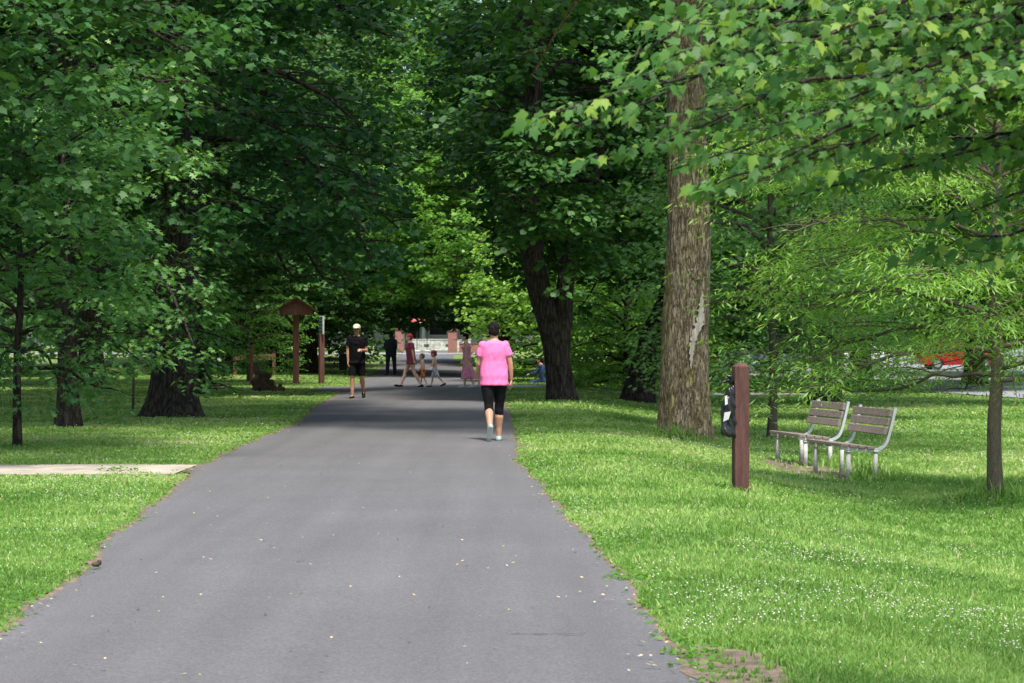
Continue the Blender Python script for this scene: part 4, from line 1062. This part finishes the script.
T0 = np.array([(0, 1, 4), (1, 2, 4), (2, 3, 4), (3, 0, 4), (1, 0, 5), (2, 1, 5), (3, 2, 5), (0, 3, 5)])
T = (np.arange(n)[:, None, None]*6+T0[None]).reshape(-1, 3)
o = link('clover_blossoms', npmesh('clover_blossoms', V, [T], smooth=True), M['clover']); tag(o, 'tiny white clover flowers dotted through the lawn', 'flowers', kind='stuff')
# broad weeds at path margin and round bases
wc = []; 
for (cx, cy, rr_, n, h) in [(mt_xy[0]-.15, mt_xy[1]-.5, .42, 150, .28), (wo_xy[0]+.05, wo_xy[1]-.1, .55, 420, .16), (post_xy[0]-.05, post_xy[1]-.1, .22, 40, .08), (*at(640, 578), .2, 60, .05), (*at(690, 655), .09, 30, .04), (*at(703, 640), .08, 20, .04), (*at(118, 472), .25, 30, .10), (*at(800, 500), .4, 60, .07), (*at(575, 395), .5, 60, .1)]:
    for q in range(n):
        t = rg.random()*2*PI; r_ = math.sqrt(rg.random())*rr_
        x_, y_ = cx+r_*math.cos(t), cy+r_*math.sin(t); hh = h*rg.uniform(.15, 1)*(1-.5*r_/rr_)
        wc.append((x_, y_, G(x_, y_)+hh, t))
for q in range(700):
    y_ = 1/rg.uniform(1/45., 1/9.); s_ = rg.random() < .5
    x_ = float(path_l(y_)) - abs(rg.normal(0, .10)) if s_ else float(path_r(y_))+abs(rg.normal(0, .10))
    wc.append((x_, y_, G(x_, y_)+.02, rg.random()*6))
wc = np.array(wc)
V, T, r_ = leafmesh('weeds', L_BROAD, wc[:, :3], wc[:, 3], rg, 4, 0.038, .04, sv=.010, droop=-.1, tilt=.5)
o = link('weeds', npmesh('weeds', V, [T], rnd=r_), M['weed']); tag(o, 'low leafy weeds along the path edge and round the trunks', 'weeds', kind='stuff')
# litter on the path
n = 380; y = 1/rg.uniform(1/45., 1/9., n); x = path_l(y)+(path_r(y)-path_l(y))*rg.random(n)
e_ = rg.random(n) < .5; x = np.where(e_, np.where(rg.random(n) < .5, path_l(y)+abs(rg.normal(0, .1, n)), path_r(y)-abs(rg.normal(0, .1, n))), x)
ha = rg.random(n)*6.28; hd_ = np.stack([np.cos(ha), np.sin(ha), np.zeros(n)], 1); nr = np.stack([rg.normal(0, .15, n), rg.normal(0, .15, n), np.ones(n)], 1)
V, T, k = scatter_leaves(L_BROAD, np.stack([x, y, gz(x, y)+.030], 1), hd_, nr, rg.uniform(.010, .032, n), rg)
V[:, 2] = np.maximum(V[:, 2], gz(V[:, 0], V[:, 1])+.024)
o = link('leaf_litter', npmesh('leaf_litter', V, [T]), M['litter']); tag(o, 'small dry leaf scraps scattered on the asphalt path', 'litter', kind='stuff')
mb = MB(); x, y = at(96, 570); mb.ball((x, y, G(x, y)+.035), (.028, .03, .016), 10, 6).ball((x+.02, y, G(x, y)+.045), (.014, .016, .018), 8, 6)
tag(mb.build('clod', M['stump_wood'], None, True), 'small dark clod lying at the left edge of the asphalt path', 'clod')

# ------------------------------------------------------------------ trees
rr = random.Random(3)
# 1 main trunk
x, y = mt_xy
pth = [(0, 0, 0), (0.0, .02, 1.5), (.05, 0, 3.2), (.0, 0, 5), (-.02, 0, 6.5), (.2, 0, 9), (.1, .2, 13), (.3, .3, 17)]
tm, cm = grow(31, 17, 6.2, 7.3, 0.375, 26, L_MAPLE_S, .16, 9, path=pth, flare=.28, sides=120, ridge=.0045, step=.05, sig=.3, gap=0)
main = tree('large_tree', 'tall tree with pale furrowed bark and a white scar beside the brown post', 'tree', x, y, (tm, cm), M['bark_main'], M['leaf_norway'])
def on_trunk(ox, z):
    zz = z; cxp = np.interp(zz, [p[2] for p in pth], [p[0] for p in pth]); r_ = .375*(1-.82*zz/17)**.9+.01
    return cxp+ox, -math.sqrt(max(0, (r_*1.04)**2-ox*ox))
mb = MB(); s0 = 2400/mt_xy[1]
prof = [(z, c, w) for z, c, w in [(z_, float(np.interp(z_, [1.15, 1.4, 1.55, 1.7, 1.8, 1.95, 2.25, 2.35], [.05, .055, .075, .11, .155, .19, .20, .20]))+.007*math.sin(z_*61), max(.005, float(np.interp(z_, [1.15, 1.4, 1.7, 1.85, 2.0, 2.15, 2.35], [.006, .03, .052, .066, .045, .034, .004]))*(1+.28*math.sin(z_*83)+.2*math.sin(z_*151)))) for z_ in np.arange(1.15, 2.35, .03)]]
V = []; P = []
for (z, c, w) in prof:
    for q in (-1, 0, 1):
        ox, oy = on_trunk(c+q*w, z); V.append((ox, oy-.028, z))
n = len(V)
V += [(a_, b_+.05, c_) for a_, b_, c_ in V]
for i_ in range(len(prof)-1):
    for q in range(2):
        a_ = i_*3+q; P.append((a_, a_+1, a_+4, a_+3)); P.append((n+a_, n+a_+3, n+a_+4, n+a_+1))
    P.append((i_*3, i_*3+3, n+i_*3+3, n+i_*3)); P.append((i_*3+2, n+i_*3+2, n+i_*3+5, i_*3+5))
mb.add(V, P); tag(mb.build('bark_scar', M['bare_wood'], main), 'pale strip where the bark is missing')
mb = MB(); ox, oy = on_trunk(.10, 2.62); mb.ball((ox, oy+.02, 2.62), (.075, .06, .10), 16, 12)
for q in range(5): mb.ball((ox+.07*math.cos(q*1.3), oy+.01, 2.62+.1*math.sin(q*1.3)), .035, 10, 8)
k_ = solid_remesh(mb, 'knot', .01, 2, .012, 16, M['bark_main'], main)

norway = [grow(101, 17, 7.5, 3.6, .39, 50, L_MAPLE, .15, 14, flare=.55, low_droop=.45, sides=48, ridge=.006, dens=1.25, zmin=2.5, keep=lambda c: c[:, 0]*.825-c[:, 1]*.565 < 4.2, path=[(0, 0, 0), (.1, 0, 4), (-.1, .1, 9), (.1, .1, 16)]),
          grow(102, 17, 7.0, 2.9, .38, 46, L_MAPLE_S, .17, 17, flare=.6, low_droop=.45, sides=36, dens=1.2, zmin=3.6)]
far = [grow(111, 18, 7.5, 2.6, .40, 44, L_MAPLE_S, .19, 17, low_droop=.5, dens=1.1, sig=.32, zmin=2.2), grow(112, 15, 6.0, 1.6, .32, 40, L_MAPLE_S, .18, 17, low_droop=.5, dens=1.1, sig=.32)]
small = grow(121, 7.5, 3.6, .75, .13, 34, L_MAPLE_S, .13, 11, low_droop=.35, topR=.2, flare=.3, sec_step=.3, twig_step=.3)
# left big tree with wide root flare
x, y = at(173, 417)
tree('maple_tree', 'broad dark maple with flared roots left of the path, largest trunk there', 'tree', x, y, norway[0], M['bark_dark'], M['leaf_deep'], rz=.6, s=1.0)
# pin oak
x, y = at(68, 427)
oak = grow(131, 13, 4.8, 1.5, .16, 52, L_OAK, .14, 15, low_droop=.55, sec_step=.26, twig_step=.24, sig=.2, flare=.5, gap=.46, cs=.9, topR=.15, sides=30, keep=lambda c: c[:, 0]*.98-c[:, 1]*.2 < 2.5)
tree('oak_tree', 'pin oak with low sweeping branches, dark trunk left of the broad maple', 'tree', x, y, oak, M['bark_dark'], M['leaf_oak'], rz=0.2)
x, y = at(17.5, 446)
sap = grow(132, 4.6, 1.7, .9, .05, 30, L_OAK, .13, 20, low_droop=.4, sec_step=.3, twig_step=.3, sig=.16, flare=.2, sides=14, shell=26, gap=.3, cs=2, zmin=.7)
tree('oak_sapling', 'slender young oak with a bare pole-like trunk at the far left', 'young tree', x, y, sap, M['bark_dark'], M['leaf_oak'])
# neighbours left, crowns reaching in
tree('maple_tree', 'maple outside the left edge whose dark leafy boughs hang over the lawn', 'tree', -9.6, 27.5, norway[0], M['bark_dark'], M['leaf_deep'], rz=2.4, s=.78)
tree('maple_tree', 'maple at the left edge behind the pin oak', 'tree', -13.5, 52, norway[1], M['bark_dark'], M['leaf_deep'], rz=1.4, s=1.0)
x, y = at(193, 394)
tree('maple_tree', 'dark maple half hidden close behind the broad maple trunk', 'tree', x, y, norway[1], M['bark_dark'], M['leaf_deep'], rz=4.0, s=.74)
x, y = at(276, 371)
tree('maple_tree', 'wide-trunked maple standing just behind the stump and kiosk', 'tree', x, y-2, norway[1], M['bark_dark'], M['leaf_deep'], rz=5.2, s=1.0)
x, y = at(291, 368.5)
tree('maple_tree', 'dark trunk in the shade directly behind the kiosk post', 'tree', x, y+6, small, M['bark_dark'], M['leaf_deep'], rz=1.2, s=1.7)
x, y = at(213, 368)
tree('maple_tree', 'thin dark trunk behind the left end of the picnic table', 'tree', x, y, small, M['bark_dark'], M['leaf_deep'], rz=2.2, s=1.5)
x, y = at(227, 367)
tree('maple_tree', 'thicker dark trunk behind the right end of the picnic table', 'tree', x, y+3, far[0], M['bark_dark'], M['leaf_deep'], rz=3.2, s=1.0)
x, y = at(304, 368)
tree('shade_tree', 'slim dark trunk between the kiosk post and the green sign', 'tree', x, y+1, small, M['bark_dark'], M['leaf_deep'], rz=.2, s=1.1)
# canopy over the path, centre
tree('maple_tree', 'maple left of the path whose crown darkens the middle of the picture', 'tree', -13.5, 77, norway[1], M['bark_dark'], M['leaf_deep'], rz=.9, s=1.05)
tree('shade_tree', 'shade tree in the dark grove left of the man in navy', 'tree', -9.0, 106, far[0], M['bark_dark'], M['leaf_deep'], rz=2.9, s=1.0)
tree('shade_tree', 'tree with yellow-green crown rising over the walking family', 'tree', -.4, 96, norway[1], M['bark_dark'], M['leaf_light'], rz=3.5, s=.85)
bsh = grow(141, 6.0, 3.6, .4, .14, 40, L_MAPLE_S, .14, 15, low_droop=.4, flare=.3, sec_step=.35)
tree('small_tree', 'bright green small tree with skirts near the ground right of the family', 'tree', 1.7, 84, bsh, M['bark_dark'], M['leaf_light'], rz=.5, s=1.0)
tree('small_tree', 'light green rounded tree between the forked trunk and the leaning trunk', 'tree', 3.6, 76, bsh, M['bark_dark'], M['leaf_light'], rz=2.5, s=.72)
tree('small_tree', 'low leafy tree behind the leaning trunk', 'tree', 4.5, 82, bsh, M['bark_dark'], M['leaf_light'], rz=1.5, s=.85)
x, y = at(262, 388)
tree('young_maple', 'young light green maple just left of the kiosk roof', 'young tree', x-1.7, y+12, small, M['bark_young'], M['leaf_light'], rz=.7, s=.55)
# forked dark tree
x, y = at(561, 400)
fk = [(0, 0, 0), (-.10, 0, 1.0), (-.28, 0, 1.9), (-.65, .1, 3.4), (-.7, .2, 6), (-.5, .3, 10), (-.2, .3, 15)]
tmf, cmf = grow(151, 15.5, 5.3, 3.6, .31, 46, L_MAPLE_S, .16, 17, path=fk, zmin=2.3, shell=32, keep=lambda c: c[:, 0] > -2.7+1.3*(c[:, 2] < 5.5), flare=.35, low_droop=.5, sides=44, ridge=.007, dens=1.25)
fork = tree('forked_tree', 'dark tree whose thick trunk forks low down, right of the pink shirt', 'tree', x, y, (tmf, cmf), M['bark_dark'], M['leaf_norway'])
sp, st = smooth_path([(-.05, 0, .9), (.05, -.02, 1.9), (.2, 0, 3.4), (.9, .1, 6), (1.3, .3, 10)], .25)
V, P = tube_np(sp, .22*(1-.75*st)+.02, 24); o = link('second_stem', npmesh('second_stem', V, [P], smooth=True), M['bark_dark'], fork)
# leaning S tree
x, y = at(637, 402)
ln = [(0, 0, 0), (.12, 0, .7), (.42, 0, 1.7), (.95, 0, 3.0), (1.0, 0, 4.3), (.35, 0, 6.0), (-.35, .1, 7.5), (-.8, .2, 10), (-.9, .3, 16)]
tml, cml = grow(161, 16.5, 5.6, 4.4, .37, 48, L_MAPLE_S, .16, 17, path=ln, zmin=2.5, shell=32, flare=.5, low_droop=.5, sides=40, ridge=.007, dens=1.2)
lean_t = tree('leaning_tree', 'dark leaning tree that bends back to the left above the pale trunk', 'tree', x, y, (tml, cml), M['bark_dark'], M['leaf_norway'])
sp, st = smooth_path([(-.2, .05, 7.0), (-.9, -.3, 7.9), (-1.8, -.6, 8.25), (-3.2, -.8, 8.3)], .25)
V, P = tube_np(sp, .16*(1-.7*st)+.02, 14); link('limb', npmesh('limb', V, [P], smooth=True), M['bark_dark'], lean_t)
# behind, centre right
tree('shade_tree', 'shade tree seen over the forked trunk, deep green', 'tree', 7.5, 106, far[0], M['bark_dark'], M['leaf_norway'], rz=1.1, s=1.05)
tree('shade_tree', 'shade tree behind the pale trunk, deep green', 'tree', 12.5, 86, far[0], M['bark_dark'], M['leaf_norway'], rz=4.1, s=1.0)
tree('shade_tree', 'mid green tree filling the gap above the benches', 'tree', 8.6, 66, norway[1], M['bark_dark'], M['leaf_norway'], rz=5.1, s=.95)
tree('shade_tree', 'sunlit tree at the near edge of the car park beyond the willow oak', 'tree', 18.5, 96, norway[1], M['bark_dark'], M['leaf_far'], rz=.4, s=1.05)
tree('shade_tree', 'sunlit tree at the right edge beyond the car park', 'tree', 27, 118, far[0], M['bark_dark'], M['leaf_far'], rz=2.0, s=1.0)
# bench-side oak
x, y = at(772, 438)
so_ = grow(171, 6.6, 2.6, 1.0, .075, 40, L_OAK, .12, 15, low_droop=.45, sec_step=.2, twig_step=.19, sig=.18, flare=.3, sides=16, shell=26, zmin=.85, cs=2, path=[(0, 0, 0), (.03, 0, 1.5), (0, .05, 3.5), (.05, 0, 6.4)])
tree('oak_sapling', 'small dark green oak standing just behind the farther bench', 'young tree', x, y, so_, M['bark_young'], M['leaf_oak'], rz=.8)
x, y = at(845, 425)
tree('oak_sapling', 'young oak whose low leaves hang over the benches', 'young tree', x+.5, y+4, so_, M['bark_young'], M['leaf_deep'], rz=3.3, s=.85)
# willow oak
x, y = wo_xy
wp = [(0, 0, 0), (-.02, 0, .8), (.02, 0, 1.6), (-.03, 0, 2.4), (.03, 0, 3.6), (.0, 0, 5.0)]
wl_ = grow(181, 5.6, 2.95, 1.25, .068, 50, L_WILLOW, .095, 24, path=wp, low_droop=.24, zmin=1.1, sec_step=.135, twig_step=.13, sig=.17, flare=.35, sides=24, ridge=.002, topR=.25, ustart=.22, cs=2.0, gap=.38, shell=24, lk=.62, sv=.05, step=.06)
tree('willow_oak', 'young willow oak with narrow yellow-green leaves, right of the benches', 'young tree', x, y, wl_, M['bark_young'], M['leaf_willow'], rz=.3)
# stake
x, y = at(133, 412)
mb = MB(); mb.tube([(0, 0, -.05), (.01, 0, .75), (.0, 0, 1.5)], [.028, .024, .018], 8); mb.box((0, 0, .9), (.07, .06, .03), bev=.008)
o = mb.build('stake', M['bark_young'], None, True); o.location = (x, y, G(x, y)); tag(o, 'thin upright wooden stake on the lawn between the pin oak and broad maple', 'stake')

# treeline far behind: individuals
rt = random.Random(77)
for i_ in range(15):
    q = i_/14.; x = -62+124*q+rt.uniform(-2, 2); y = 215+rt.uniform(-6, 14)
    if abs(x-(-7)) < 3: x += 6
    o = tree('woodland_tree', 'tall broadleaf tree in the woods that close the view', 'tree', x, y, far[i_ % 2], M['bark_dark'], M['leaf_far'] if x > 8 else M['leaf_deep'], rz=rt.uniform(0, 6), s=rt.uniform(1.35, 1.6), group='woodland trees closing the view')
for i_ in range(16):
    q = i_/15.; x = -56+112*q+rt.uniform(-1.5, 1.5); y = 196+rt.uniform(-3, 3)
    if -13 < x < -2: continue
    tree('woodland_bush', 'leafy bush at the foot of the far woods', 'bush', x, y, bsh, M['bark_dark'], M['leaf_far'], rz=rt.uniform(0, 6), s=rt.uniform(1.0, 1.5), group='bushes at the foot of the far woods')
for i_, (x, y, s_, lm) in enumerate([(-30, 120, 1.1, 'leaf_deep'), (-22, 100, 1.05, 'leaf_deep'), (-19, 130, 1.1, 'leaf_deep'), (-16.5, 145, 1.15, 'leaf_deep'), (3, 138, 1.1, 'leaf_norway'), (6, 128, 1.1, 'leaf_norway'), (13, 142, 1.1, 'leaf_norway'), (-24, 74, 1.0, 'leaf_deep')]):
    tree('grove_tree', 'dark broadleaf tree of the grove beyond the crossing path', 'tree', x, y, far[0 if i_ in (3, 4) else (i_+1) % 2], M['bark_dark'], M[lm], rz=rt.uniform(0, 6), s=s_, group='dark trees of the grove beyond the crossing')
# near red maple branch, trunk outside right edge
def near_maple():
    rg = np.random.default_rng(8); T = thing('red_maple', 'near maple at the right edge reaching leafy boughs across the top', 'tree', (3.2, 8.4, G(3.2, 8.4)-.03))
    bx, by, bz = 3.2, 8.4, G(3.2, 8.4)-.03
    Vs, Ps = [], []; off = 0
    tp, tt = smooth_path([(0, 0, 0), (.03, 0, 1.5), (-.05, 0, 3), (0, .1, 4.5), (.05, 0, 6.4)], .15)
    V, P = tube_bark(tp, .10*(1-.8*tt)+.01, 30, .003, rg, .4); Vs.append(V); Ps.append(P); off = len(V)
    def tb(p, r, s):
        nonlocal off
        v, q = tube_np(p, r, s); Vs.append(v); Ps.append(q+off); off += len(v)
    # tips (px,py,depth, start z)
    tips = [(517, 118, 8.2, 2.3), (548, 128, 8.35, 2.35), (602, 62, 8.4, 2.7), (622, 78, 8.6, 2.5), (570, 160, 8.3, 2.2), (632, 22, 8.8, 2.9), (655, 168, 8.3, 2.2), (690, 196, 8.6, 2.1), (735, 182, 8.1, 2.1), (700, -10, 8.5, 3.0), (770, 196, 8.9, 2.0), (668, 110, 8.9, 2.4), (720, 70, 7.9, 2.6), (760, 30, 9.2, 2.8), (800, 120, 8.0, 2.3), (820, 178, 9.0, 2.0), (850, 60, 8.9, 2.6), (880, 170, 8.4, 1.9), (900, 110, 7.8, 2.2), (930, 220, 8.6, 1.8), (960, 262, 8.5, 1.7), (905, 255, 8.8, 1.75), (1000, 240, 8.2, 1.75), (1010, 180, 8.9, 2.0), (1015, 285, 8.6, 1.65), (940, 30, 8.2, 2.7), (1000, 90, 8.0, 2.4), (880, 0, 8.0, 3.0), (810, 0, 9.0, 3.0), (980, 150, 9.2, 2.1), (1060, 200, 8.5, 1.9), (1080, 60, 8.5, 2.6), (640, 60, 8.0, 2.6), (662, 140, 8.6, 2.3), (690, 30, 8.3, 2.8), (700, 100, 8.9, 2.4), (676, 185, 8.0, 2.1), (740, 130, 8.2, 2.3), (790, 70, 8.7, 2.5), (860, 110, 8.2, 2.2)]
    for q in range(12): tips.append((rg.uniform(1000, 1300), rg.uniform(-420, 150), rg.uniform(8.4, 12), rg.uniform(2.6, 4.5)))
    LC, LH = [], []
    for (px, py, d, z0) in tips:
        d -= 1.1; px += 22
        tx, tz = onx(px, d)-bx, CH+(HY-py)*d/F-bz
        tip = np.array([tx, d-by, tz]); k = min(np.searchsorted(tp[:, 2], z0-bz*0), len(tp)-1); st = tp[k]
        L = np.linalg.norm(tip-st); s = np.linspace(0, 1, 14)[:, None]
        pts = st*(1-s)+tip*s; pts[:, 2] += (0.10*L*np.sin(PI*s[:, 0])); pts[1:-1] += rg.normal(0, .018, (12, 3))
        pts[:, 1] += 0.10*L*np.sin(PI*s[:, 0])*rg.uniform(-1, 1)
        tb(pts, (.002+.0035*L)*(1-.88*s[:, 0])+.0015, 7)
        nt = int(L*18)
        for j in range(nt):
            f = .16+.84*(j+rg.random())/nt; xx = f*13; jj = min(int(xx), 12); c = pts[jj]*(1-(xx-jj))+pts[jj+1]*(xx-jj)
            dirv = pts[min(jj+1, 13)]-pts[jj]; az = math.atan2(dirv[1], dirv[0])+(1 if j % 2 else -1)*rg.uniform(.5, 1.2)
            l2 = rg.uniform(.12, .34)*(1.25-f*.8); tw = np.array([math.cos(az), math.sin(az), rg.uniform(-.35, .35)])
            s2 = np.linspace(0, 1, 4)[:, None]; p2 = c+tw*l2*s2; p2[:, 2] -= .12*l2*s2[:, 0]**2
            tb(p2, .0018*(1-.5*s2[:, 0]), 4)
            for g_ in np.linspace(.3, 1, max(2, int(l2/.05))):
                LC.append(c+tw*l2*g_-np.array([0, 0, .12*l2*g_*g_])); LH.append(az)
        for g_ in range(3): LC.append(tip-(tip-pts[-2])*g_*.25); LH.append(math.atan2(dirv[1], dirv[0]))
    LC = np.array(LC); LH = np.array(LH); n = len(LC)*2
    pos = np.repeat(LC, 2, 0); sd_ = np.tile([1, -1], len(LC)); ha = np.repeat(LH, 2)+sd_*rg.uniform(.3, 1.5, n)
    dz = rg.normal(-.75, .5, n); pet = rg.uniform(.02, .05, n)
    hd = np.stack([np.cos(ha), np.sin(ha), dz], 1); hd /= np.linalg.norm(hd, axis=1)[:, None]
    pp = pos+np.stack([np.cos(ha)*pet, np.sin(ha)*pet, -.1*pet], 1)
    nor = np.stack([rg.normal(0, .55, n)-0.1, rg.normal(-.45, .5, n), np.ones(n)], 1)
    sz = rg.uniform(.024, .056, n)
    V, Tt, k = scatter_leaves(L_RED, pp, hd, nor, sz, rg)
    rnd = np.clip(rg.beta(2, 3.2, n), 0, 1); young = rg.random(n) < .10; rnd[young] = rg.uniform(.8, 1, young.sum())
    link('trunk', npmesh('trunk', np.concatenate(Vs), [np.concatenate(Ps)], smooth=True), M['bark_dark'], T)
    link('crown', npmesh('crown', V, [Tt], rnd=np.repeat(rnd, k)), M['leaf_redmaple'], T)
    print('NEAR LEAVES', n)
near_maple()
# dead twigs hanging in the dark crowns
rg = np.random.default_rng(9)
def dead_twig(parent_xy, start, dirs, name='dead_branch'):
    mb = MB()
    for (p, q, r_) in dirs:
        a_ = np.array(p); b_ = np.array(q); s = np.linspace(0, 1, 7)[:, None]; pts = a_*(1-s)+b_*s; pts[1:-1] += rg.normal(0, .05, (5, 3)); mb.tube(pts, r_*(1-.7*s[:, 0]), 6)
    return mb
print('CROWN FACES', NT[0])
